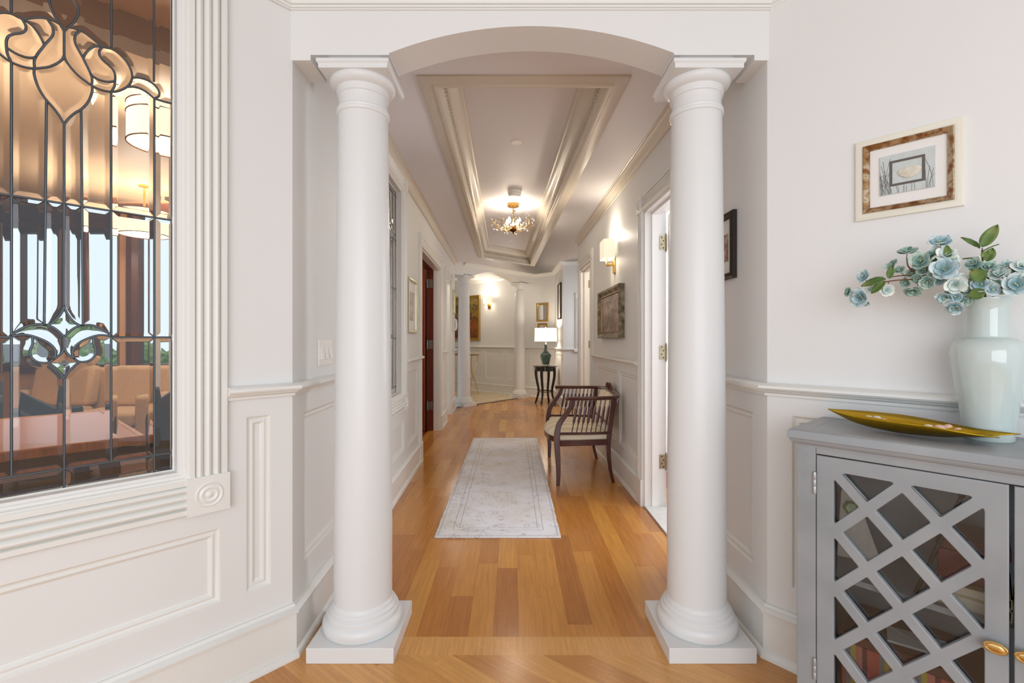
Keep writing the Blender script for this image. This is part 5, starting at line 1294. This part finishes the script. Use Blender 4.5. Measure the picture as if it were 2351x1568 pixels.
spray('long spray of blue blossoms arching to the left out of the vase',
      [[mouth, (1660, 900, .13), (1500, 800, .15), (1070, 770, .17), (660, 795, .18), (420, 880, .18), (330, 950, .18)], [(1500, 800, .15), (1200, 740, .16), (860, 722, .17), (640, 748, .17)], [(1250, 770, .16), (930, 640, .17), (880, 500, .17)], [(1500, 800, .15), (1420, 600, .16), (1320, 400, .16)]],
      [(300, 1000, 165, .19, nv(-.2, -.3), 0), (350, 740, 115, .17, nv(-.6, .3), 0), (630, 905, 105, .18, nv(.5, -.3), 2), (160, 930, 85, .18, nv(-.9, .1), 1), (885, 440, 135, .17, nv(-.1, 1.2), 1), (710, 600, 105, .16, nv(-1, .5), 1), (1060, 550, 140, .19, nv(-.2, .2), 1),
       (1300, 320, 150, .17, nv(-.1, .9), 0), (1380, 465, 130, .18, nv(.2, .4), 2), (1360, 645, 175, .21, nv(0, .05), 0), (1150, 800, 110, .19, nv(-.2, -.6), 1), (960, 905, 125, .18, nv(0, -1.3), 1), (1490, 830, 140, .19, nv(.1, -.5), 2), (950, 700, 90, .16, nv(-.3, .1), 1), (1200, 600, 95, .16, nv(.1, .3), 2), (1560, 760, 80, .17, nv(.4, .2), 2), (870, 810, 80, .16, nv(-.3, -.5), 1), (1290, 760, 100, .17, nv(0, -.3), 0), (1180, 480, 95, .17, nv(-.3, .5), 1), (1450, 540, 100, .18, nv(.4, .3), 2), (1430, 720, 95, .19, nv(.3, 0), 0), (1240, 700, 90, .19, nv(-.2, 0), 1), (1090, 660, 95, .18, nv(-.1, 0), 1), (1010, 760, 85, .17, nv(-.1, -.4), 1), (230, 960, 80, .175, nv(-.5, .2), 0), (420, 900, 80, .18, nv(.1, -.5), 2), (360, 1060, 75, .19, nv(0, -.9), 0), (1250, 420, 90, .165, nv(-.5, .4), 2), (1330, 560, 90, .16, nv(0, .4), 1), (1600, 850, 90, .17, nv(.3, -.2), 1), (800, 660, 75, .165, nv(-.3, .2), 1)],
      [(620, 765, 310, 860, .021, .20, (-.6, -.5, .6)), (620, 790, 440, 950, .017, .21, (-.7, -.6, .4)), (665, 760, 700, 600, .013, .20, (-.7, -.6, .1)), (1200, 640, 1290, 470, .01, .17, (-.7, -.6, .2)), (1420, 500, 1380, 340, .011, .19, (-.7, -.6, .1))])
spray('short blossoms drooping over the left rim of the vase',
      [[mouth, (1680, 930, .13), (1560, 960, .15), (1460, 1080, .17)], [(1680, 930, .13), (1390, 980, .17)]],
      [(1370, 1000, 120, .18, nv(-.4, -.6), 0), (1480, 1115, 120, .19, nv(-.1, -.8), 0), (1590, 910, 100, .16, nv(0, 0), 1), (1560, 1020, 100, .16, nv(-.2, -.2), 1), (1440, 920, 80, .15, nv(-.4, .2), 1), (1640, 1040, 70, .16, nv(0, -.5), 1), (1420, 1070, 85, .18, nv(-.3, -.6), 2), (1500, 990, 85, .18, nv(-.1, -.3), 0)], [])
spray('upright sprig of green leaves rising above the middle of the vase',
      [[mouth, (1850, 900, .13), (1840, 620, .13), (1825, 450, .13), (1830, 380, .13)]],
      [(1730, 590, 110, .16, nv(-.4, .5), 1), (1910, 630, 105, .16, nv(.3, .6), 1), (1800, 840, 120, .17, nv(0, 0), 0), (1960, 900, 90, .17, nv(.2, -.1), 0), (1690, 830, 85, .15, nv(-.4, 0), 1), (1880, 760, 90, .14, nv(.2, .2), 1), (1800, 690, 90, .145, nv(-.1, .4), 1), (1900, 850, 85, .165, nv(.1, -.1), 2), (1760, 770, 80, .15, nv(-.2, .1), 0), (1990, 830, 80, .16, nv(.3, .1), 1)],
      [(1820, 370, 2025, 85, .022, .14, (-.7, -.6, .1)), (1800, 380, 1560, 245, .014, .13, (-.3, -.4, .8)), (1805, 520, 1580, 515, .012, .13, (-.2, -.2, 1)), (1880, 550, 1960, 380, .018, .14, (-.7, -.6, .0)), (1830, 420, 2040, 330, .010, .14, (0, 0, 1)), (1830, 500, 1900, 420, .012, .15, (-.7, -.6, 0)), (1860, 790, 1690, 650, .024, .185, (-.7, -.6, .2)), (1850, 900, 1670, 1000, .021, .185, (-.7, -.6, -.2))])
spray('spray of teal blossoms leaning to the right out of the vase',
      [[mouth, (2000, 920, .12), (2150, 780, .13), (2300, 640, .13), (2450, 560, .13)]],
      [(2050, 720, 125, .15, nv(-.2, .5), 2), (2260, 840, 165, .17, nv(.1, 0), 0), (2310, 615, 120, .15, nv(.3, .6), 2), (2110, 620, 95, .14, nv(-.2, .8), 0), (2060, 880, 90, .15, nv(.1, -.2), 1), (2200, 690, 100, .14, nv(0, .4), 1), (2400, 780, 140, .16, nv(.4, 0), 1), (2430, 600, 120, .14, nv(.6, .5), 0)],
      [(2200, 780, 2330, 700, .015, .15, (0, 0, 1)), (1950, 780, 2080, 690, .013, .14, (0, 0, 1))])

# ---- gold leaf dish and shells
M_DISH = mat('gold_leaf_metal', srgb(196, 158, 40), 0.24, 1.0, noise=0.15, nscale=16, bump=0.02)
A0 = Vector((0.244, 0.14, 1.022))
rimB = smoothline([A0, (0.33, 0.125, 1.024), (0.42, 0.125, 1.024), (0.483, 0.135, 1.021), (0.56, 0.155, 1.014), (0.62, 0.178, 1.010), (0.693, 0.186, 1.009)], 6)
rimC = smoothline([A0, (0.33, 0.200, 1.020), (0.419, 0.243, 1.019), (0.48, 0.266, 1.018), (0.536, 0.275, 1.015), (0.605, 0.260, 1.006), (0.655, 0.232, 1.0)], 6)
botD = smoothline([A0-Vector((0, 0, 0.001)), (0.33, 0.170, 0.990), (0.419, 0.190, 0.979), (0.483, 0.200, 0.9785), (0.545, 0.206, 0.982), (0.60, 0.208, 0.991), (0.645, 0.205, 0.9995)], 6)
vs = []; fs = []; K = 9; n = len(rimB)
for b, c, d in zip(rimB, rimC, botD):
    mid = (b+c)/2; ctrl = Vector(d)*2-mid
    for k in range(K):
        t = k/(K-1); p = b*(1-t)**2+ctrl*2*t*(1-t)+c*t*t
        vs.append(WR.p(p.x, max(p.z, 0.9772), p.y))
for i in range(n-1):
    for k in range(K-1):
        a = i*K+k; fs.append((a, a+1, a+K+1, a+K))
dish_o = Vector(WR.p(0.45, ZTOP, 0.2))
m = MB(Matrix.Translation(-dish_o)); m.add(vs, fs)
o = m.build('leaf_dish', M_DISH, None, smooth=60); o.location = dish_o
sd = o.modifiers.new('thickness', 'SOLIDIFY'); sd.thickness = 0.0022; sd.offset = 0
tag(o, 'long gold leaf shaped dish on the grey cabinet in front of the vase', 'dish')
def shell(s, off, z, r, tone, label, spin):
    vs = []; fs = []; na, nr = 28, 7
    for j in range(nr+1):
        for k in range(na):
            t = 2*PI*k/na; u = j/nr
            rad = r*u*(0.82+0.18*math.cos(t))*(1+0.05*math.cos(t*14)*u)
            vs.append((rad*math.cos(t), rad*math.sin(t)*0.85, 0.55*r*math.sqrt(max(0, 1-u**2.2))+0.03*r*math.cos(t*14)*u*(1-u)))
    for j in range(nr):
        for k in range(na): fs.append((j*na+k, j*na+(k+1) % na, (j+1)*na+(k+1) % na, (j+1)*na+k))
    fs.append([nr*na+k for k in range(na)])
    m = MB(); m.add(vs, fs)
    o = m.build('seashell', mat('shell_'+tone[0], tone[1], 0.4, noise=0.12, nscale=120), None, smooth=80)
    o.location = WR.p(s, z, off); o.rotation_euler = (rf.uniform(-.4, .4), rf.uniform(-.4, .4), spin)
    tag(o, label, 'seashell', None, 'seashells in the gold dish')
WHS, PKS, TNS = ('white', srgb(236, 226, 220)), ('pink', srgb(232, 196, 172)), ('tan', srgb(216, 178, 140))
for i, (s, off, z, r, tone, lab) in enumerate((
        (0.360, 0.160, 1.003, 0.015, WHS, 'white seashell nearest the pointed left tip of the gold dish'),
        (0.385, 0.172, 1.003, 0.018, WHS, 'middle white seashell of the three at the left in the gold dish'),
        (0.408, 0.185, 1.000, 0.016, WHS, 'smooth white seashell, right of the two others at the left in the gold dish'),
        (0.475, 0.205, 0.998, 0.014, WHS, 'small white seashell alone in the middle of the gold dish'),
        (0.508, 0.212, 1.000, 0.016, WHS, 'white seashell just left of the pink shells in the gold dish'),
        (0.535, 0.222, 1.002, 0.018, PKS, 'large pink seashell lying in front in the gold dish'),
        (0.552, 0.198, 1.004, 0.017, PKS, 'pink seashell resting highest in the gold dish near the vase'),
        (0.575, 0.215, 1.003, 0.012, TNS, 'tan seashell at the right end of the row in the gold dish'))):
    shell(s, off, z+0.004, r, tone, lab, i*1.3)

# ================================================================ LIVING ROOM BEHIND THE LEADED WINDOW
M_TAN = mat('tan_wall_paint', srgb(222, 180, 140), 0.6)
M_TANC = mat('tan_ceiling_paint', srgb(232, 200, 166), 0.6)
M_BROWN = mat('dark_window_wood', srgb(84, 46, 32), 0.35, noise=0.25, nscale=6, stretch=(8, 8, 1))
LZ, LY, LXW = 3.05, 6.2, -10.0
wins = [(-9.6, -8.3), (-8.05, -6.75), (-6.5, -5.2), (-4.95, -3.75)]
m = MB(); fr_w = WF((LXW, LY), (1, 0), (0, -1))
wall_boxes(m, fr_w, 0, 6.7, 0, LZ, 0.15, [(a-LXW, b-LXW, 0.88, 2.70) for a, b in wins])
m.box((LXW-0.1, 0.5, 0), (LXW, LY, LZ)); m.box((LXW, 0.5, 0), (-2.05, 0.6, LZ)); m.box((-3.4, 4.72, 0), (-3.31, LY, LZ))
struct(m, 'wall_living_room', M_TAN, 'tan walls of the living room behind the leaded window', 'wall')
m = MB(); m.box((-3.4, 4.70, 0), (-1.11, 4.79, LZ)); struct(m, 'wall_living_side', M_WALL, 'pale wall of the living room seen through the hallway window', 'wall')
m = MB(); m.box((LXW, 0.5, LZ), (-1.0, LY+0.1, LZ+0.05)); struct(m, 'ceiling_living_room', M_TANC, 'tan ceiling of the living room', 'ceiling')
m = MB(); BF = WF((-1.99, 2.74), (-0.669, -0.743), (0.743, -0.669)); wall_boxes(m, BF, -1.2, 2.6, LZ-0.14, LZ-0.001, 0.16)
struct(m, 'trim_25', mat('taupe_beam', srgb(170, 150, 134), 0.5), 'taupe ceiling beam inside the living room above the leaded window', 'beam')
m = MB(); m.prism([(-1.02, 4.75), (-3.4, 4.75), (-3.4, LY), (LXW, LY), (LXW, 0.5), (-2.12, 0.5), (-2.12, 0.70), (-1.02, 1.93)], -0.05, 0.002); struct(m, 'floor_living_room', mat('plum_brown_boards', srgb(104, 80, 74), 0.35, noise=0.25, nscale=4, stretch=(1, 8, 1)), 'dark floor of the living room', 'floor')
m = MB(); fr_w = WF((LXW, LY), (1, 0), (0, -1)); m.sweep([(LXW, LY), (-3.4, LY)], [(0, 2.78), (0.03, 2.78), (0.05, 2.84), (0.10, 2.92), (0.12, 2.98), (0, 2.98)], plan, side=-1)
struct(m, 'trim_24', M_BROWN, 'dark wood cornice above the living room windows', 'cornice')
for i, (a, b) in enumerate(wins):
    root = thing('window_%d' % (i+4), 'dark wood framed living room window showing sky and trees' if i != 2 else 'dark wood framed living room window behind the sofa', 'window', ((a+b)/2, LY, 0.88), 0, 'structure', 'living room windows')
    w = (b-a)/2; h = 1.82
    m = MB(); m.sweep([(-w, 0), (w, 0), (w, h), (-w, h)], [(-0.07, -0.12), (-0.07, 0.03), (0.0, 0.03), (0.03, 0.0), (0.05, -0.02), (0.05, -0.12)], LM, closed=True); m.build('window_frame', M_BROWN, root)
    m = MB(); m.box((-w, 0.09, 0), (w, 0.096, h)); m.build('pane', M_CLEAR, root)
# drum ceiling lamps; the third is added out of view to brighten the ceiling
M_DRUM = lampshade_mat('drum_shade_glow', srgb(255, 240, 212), 0.7)
for x, y, zt, lab in ((-2.67, 3.66, 3.05, 'nearer lit drum ceiling lamp seen through the leaded window'), (-4.30, 5.55, 2.78, 'farther lit drum ceiling lamp hanging lower near the living room windows'), (-3.75, 2.3, 2.35, 'unseen drum lamp added outside the window view to brighten the living room ceiling')):
    R = thing('drum_lamp', lab, 'ceiling lamp', (x, y, zt))
    m = MB(); m.lathe([(0.24, -0.31), (0.24, -0.03)], 48, cap=False); m.build('drum_shade', M_DRUM, R)
    m = MB()
    for z in (-0.31, -0.03, -0.1): m.tube([(0.2415*math.cos(2*PI*k/40), 0.2415*math.sin(2*PI*k/40), z) for k in range(40)], 0.005, 6, closed=True)
    m.build('rim_band', M_BROWN, R)
    m = MB(); m.lathe([(0.0, -0.24), (0.03, -0.225), (0.042, -0.19), (0.03, -0.15), (0.014, -0.12), (0.014, -0.03), (0.0, -0.03)], 20, cap=False); m.build('bulb', M_BULB, R)
    m = MB(); m.lathe([(0.0, -0.03), (0.012, -0.03), (0.012, LZ-zt-0.02), (0.06, LZ-zt-0.015), (0.06, LZ-zt), (0, LZ-zt)], 16, cap=False); m.build('stem', M_BRASS, R)
# sofa, armchairs, table
M_BEIGE = mat('beige_linen', srgb(206, 176, 140), 0.85, noise=0.1, nscale=40, sheen=0.2)
M_NAVY = mat('navy_tweed', srgb(44, 56, 72), 0.85, noise=0.25, nscale=120, sheen=0.2)
M_DKB = mat('dark_brown_leather', srgb(52, 40, 36), 0.4)
def sofa(loc, rz, label):
    R = thing('sofa', label, 'sofa', loc, rz)
    MB().box((-0.95, -0.42, 0.08), (0.95, 0.42, 0.28)).build('base', M_BEIGE, R, bevel=0.02)
    for x in (-0.48, 0.48):
        MB().box((x-0.37, -0.44, 0.285), (x+0.37, 0.2, 0.45)).build('seat_cushion', M_BEIGE, R, bevel=0.05, bseg=4)
        MB().hexa([(x-0.37, 0.08, 0.45), (x+0.37, 0.08, 0.45), (x+0.37, 0.26, 0.45), (x-0.37, 0.26, 0.45), (x-0.36, 0.18, 0.93), (x+0.36, 0.18, 0.93), (x+0.36, 0.33, 0.93), (x-0.36, 0.33, 0.93)]).build('back_cushion', M_BEIGE, R, bevel=0.05, bseg=4)
    MB().box((-0.95, 0.28, 0.28), (0.95, 0.44, 0.90)).build('backrest', M_BEIGE, R, bevel=0.05, bseg=4)
    for sx in (-1, 1): MB().box((sx*0.95-0.1, -0.43, 0.08), (sx*0.95+0.1, 0.44, 0.64)).build('armrest', M_BEIGE, R, bevel=0.05, bseg=4)
    for sx in (-1, 1):
        for y in (-0.36, 0.36): MB().lathe([(0.02, 0), (0.03, 0.08)], 10, (sx*0.85, y, 0)).build('leg', M_BROWN, R)
sofa((-5.0, 5.62, 0.002), 0, 'beige linen sofa under the living room windows')
def tub_chair(loc, rz, m_, label, seatm=None):
    R = thing('armchair', label, 'armchair', loc, rz)
    vs = []; fs = []; n = 25
    for i in range(n):
        t = -0.15*PI+1.3*PI*i/(n-1); top = 0.62+0.32*max(0, math.sin(t))**1.2
        c, s = math.cos(t), math.sin(t)
        for r, z in ((0.40, 0.12), (0.41, top-0.02), (0.385, top), (0.345, top-0.02), (0.31, 0.30), (0.31, 0.12)): vs.append((c*r, s*r, z))
    for i in range(n-1):
        for k in range(6): fs.append((i*6+k, i*6+(k+1) % 6, (i+1)*6+(k+1) % 6, (i+1)*6+k))
    fs += [tuple(range(6)), tuple((n-1)*6+k for k in range(6))[::-1]]
    m = MB(); m.add(vs, fs); m.build('shell_back', m_, R, smooth=45)
    m = MB(); m.lathe([(0.0, 0.12), (0.31, 0.12), (0.33, 0.18), (0.33, 0.40), (0.31, 0.45), (0.2, 0.47), (0.0, 0.475)], 32, cap=False); m.v = [Vector((v.x, v.y-0.05 if v.y < 0 else v.y, v.z)) for v in m.v]; m.build('seat_cushion', seatm or m_, R)
    for x, y in ((-.25, -.25), (.25, -.25), (-.25, .25), (.25, .25)): MB().lathe([(0.015, 0), (0.022, 0.12)], 10, (x, y, 0)).build('leg', M_BROWN, R)
tub_chair((-4.05, 4.15, 0.002), 2.2, M_NAVY, 'dark navy tub armchair in the living room behind the leaded window', mat('blue_seat', srgb(84, 104, 132), 0.85, noise=0.1, nscale=100))
tub_chair((-2.42, 3.80, 0.002), 3.6, M_DKB, 'dark brown leather tub chair beside the wood edged table in the living room')
R = thing('dining_table', 'wood edged table in the living room just behind the leaded window', 'table', (-1.96, 2.54, 0.002), WL.rz)
M_TBL = mat('honey_wood', srgb(170, 106, 58), 0.4, noise=0.25, nscale=5, stretch=(10, 1, 1)); M_TBT = mat('polished_table_field', srgb(168, 112, 78), 0.3)
MB().box((-1.27, 0.03, 0.712), (-0.03, 1.32, 0.741)).build('table_top', M_TBT, R)
m = MB(); m.sweep([(-1.3, 0), (0, 0), (0, 1.35), (-1.3, 1.35)], [(0, 0.70), (0, 0.738), (0.006, 0.744), (0.028, 0.744), (0.032, 0.740), (0.032, 0.70)], plan, closed=True, side=1); m.build('edge_band', M_TBL, R)
MB().box((-1.2, 0.10, 0.60), (-0.10, 1.25, 0.70)).build('apron', M_BROWN, R, bevel=0.003)
for x in (-1.17, -0.13):
    for y in (0.13, 1.22): MB().box((x-0.04, y-0.04, 0), (x+0.04, y+0.04, 0.60)).build('leg', M_BROWN, R, bevel=0.004)
# outdoors: hedge trees, a brick house, the ground far below
M_HEDGE = ramp_noise_mat('hedge_leaves', [(0.3, srgb(48, 76, 34)), (0.5, srgb(96, 128, 66)), (0.7, srgb(164, 184, 116))], 5, 0.8, 8, bump=0.8)
def tree(x, y, zt, r, label):
    R = thing('tree', label, 'tree', (x, y, -3.0), 0, group='trees outside the living room windows')
    m = MB(); rr = random.Random(int(abs(x*10)))
    h = zt+3.0
    for i in range(46):
        a = rr.uniform(0, 2*PI); q = rr.uniform(0, 0.85)*r; z = 1.2+rr.random()*(h-1.7)
        m.ellipsoid((q*math.cos(a), q*math.sin(a), z), (rr.uniform(.4, .7)*r*.55, rr.uniform(.4, .7)*r*.55, rr.uniform(.35, .55)), 9, 6)
    m.v = [v+Vector((rr.uniform(-.07, .07), rr.uniform(-.07, .07), rr.uniform(-.07, .07))) for v in m.v]
    m.build('crown', M_HEDGE, R, smooth=0)
    MB().lathe([(0.16, 0), (0.1, 2.0)], 10).build('trunk', M_BROWN, R)
for x, y, zt, r, lab in ((-10.6, 12.6, 1.4, 1.3, 'leafy tree outside the window above the sofa'), (-7.6, 12.2, 1.35, 1.2, 'leafy tree outside the rightmost living room window'), (-14.2, 13.6, 1.2, 1.4, 'leafy tree beside the brick house outdoors')): tree(x, y, zt, r, lab)
m, nt, b = newmat('brick_house_wall'); br = N(nt, 'ShaderNodeTexBrick'); br.inputs['Color1'].default_value = srgb(112, 92, 86); br.inputs['Color2'].default_value = srgb(92, 78, 76); br.inputs['Mortar'].default_value = srgb(150, 142, 136); br.inputs['Scale'].default_value = 3.0
tcb = N(nt, 'ShaderNodeTexCoord'); nt.links.new(tcb.outputs['Object'], br.inputs['Vector']); nt.links.new(br.outputs['Color'], b.inputs['Base Color'])
R = thing('house', 'brick house with a white window seen outdoors through the leaded window', 'house', (-21.5, 20.5, -3.0), 0.75)
MB().box((-4, 0, 0), (4, 6, 3.3)).build('wall', m, R)
m2 = MB(); m2.hexa([(-4.3, -0.3, 3.3), (4.3, -0.3, 3.3), (4.3, 6.3, 3.3), (-4.3, 6.3, 3.3), (-4.3, 2.9, 4.0), (4.3, 2.9, 4.0), (4.3, 3.1, 4.0), (-4.3, 3.1, 4.0)]); m2.build('roof', mat('slate_roof', srgb(110, 108, 114), 0.7), R)
w_ = MB(); w_.box((0.2, -0.06, 1.6), (1.7, 0.0, 2.8)); wo = w_.build('window', mat('house_glass', srgb(90, 110, 120), 0.1), R)
m2 = MB(); LMh = lambda x, z, h: Vector((x, -0.06-h, z)); m2.sweep([(0.2, 1.6), (1.7, 1.6), (1.7, 2.8), (0.2, 2.8)], [(-0.08, 0), (-0.08, 0.04), (0.06, 0.04), (0.06, 0)], LMh, closed=True)
for x in (0.7, 1.2): m2.box((x-0.02, -0.1, 1.6), (x+0.02, -0.06, 2.8))
m2.box((0.2, -0.1, 2.18), (1.7, -0.06, 2.22)); m2.build('window_frame', M_WHITEP, wo)
m = MB(); m.box((-60, 7.5, -3.2), (20, 70, -3.0)); struct(m, 'ground', mat('lawn_and_road', srgb(128, 132, 112), 0.9, noise=0.3, nscale=0.6), 'ground far below outside the living room windows', 'ground')

# ================================================================ LIGHT
w = bpy.data.worlds.new('sky'); SC.world = w; w.use_nodes = True
bg = w.node_tree.nodes['Background']; bg.inputs['Color'].default_value = (0.80, 0.90, 1.0, 1); bg.inputs['Strength'].default_value = 0.9
def light(name, kind, loc, energy, color=(1, 1, 1), size=0.1, rot=(0, 0, 0), sy=None, spread=None):
    l = bpy.data.lights.new(name, kind); o = bpy.data.objects.new(name, l); COL.objects.link(o)
    l.energy = energy; l.color = color; o.location = loc; o.rotation_euler = rot
    if kind == 'AREA':
        l.size = size
        if sy: l.shape = 'RECTANGLE'; l.size_y = sy
    else: l.shadow_soft_size = size
    return o
WARM = (1.0, 0.87, 0.70); COOL = (0.90, 0.95, 1.0)
light('foyer_daylight', 'AREA', (0.0, -3.0, 1.5), 72, (0.91, 0.965, 1.0), 3.6, (PI/2, 0, 0), 2.3)
light('chandelier_light', 'POINT', (CHX, CHY, ZT-0.20), 12.5, WARM, 0.07)
for fr, a, z in ((HR, aY(4.53), 2.195), (FW, af, zf)):
    p = fr.p(a, z+0.03, 0.07); light('sconce_up', 'POINT', tuple(p), 7.0, WARM, 0.05)
    p = fr.p(a, z-0.20, 0.09); light('sconce_down', 'POINT', tuple(p), 1.2, WARM, 0.03)
light('table_lamp_up', 'POINT', (TX-0.01, TY-0.02, TZ+0.68), 14, WARM, 0.05)
light('table_lamp_down', 'POINT', (TX-0.01, TY-0.02, TZ+0.53), 2.5, WARM, 0.05)
light('far_room_ceiling_light', 'POINT', (-1.2, 10.4, 2.45), 13, WARM, 0.03)
light('near_room_daylight', 'AREA', (3.25, 3.3, 1.6), 66, COOL, 1.6, (0, PI/2, 0), 1.8)
light('far_right_room_light', 'POINT', (1.8, 6.0, 2.3), 22, WARM, 0.03)
light('alcove_daylight', 'AREA', (1.70, 7.9, 1.6), 8, COOL, 0.8, (0, PI/2, 0), 1.1)
light('study_light', 'POINT', (-2.2, 5.9, 2.3), 12, WARM, 0.03)
light('niche_light', 'POINT', (-1.5, 7.5, 2.3), 5, WARM, 0.03)
for x, y, zt, p in ((-2.67, 3.66, 3.05, 80), (-4.30, 5.55, 2.78, 42), (-3.75, 2.3, 2.35, 30)):  # last entry lights the added, unseen lamp that lifts the tan ceiling
    light('drum_light_up', 'AREA', (x, y, zt-0.04), p, (1.0, 0.89, 0.74), 0.34, (PI, 0, 0)).data.shape = 'DISK'
    light('drum_light_down', 'AREA', (x, y, zt-0.29), 9, (1.0, 0.89, 0.74), 0.30).data.shape = 'DISK'
vs_ = SC.view_settings; vs_.view_transform = 'Standard'; vs_.look = 'None'; vs_.gamma = 1.0; vs_.exposure = 0.47
try: vs_.use_curve_mapping = False
except Exception: pass
SC.cycles.max_bounces = 12; SC.cycles.transmission_bounces = 12; SC.cycles.diffuse_bounces = 6; SC.cycles.glossy_bounces = 5
SC.cycles.sample_clamp_indirect = 3.0
SC.cycles.caustics_reflective = False
SC.cycles.use_denoising = True
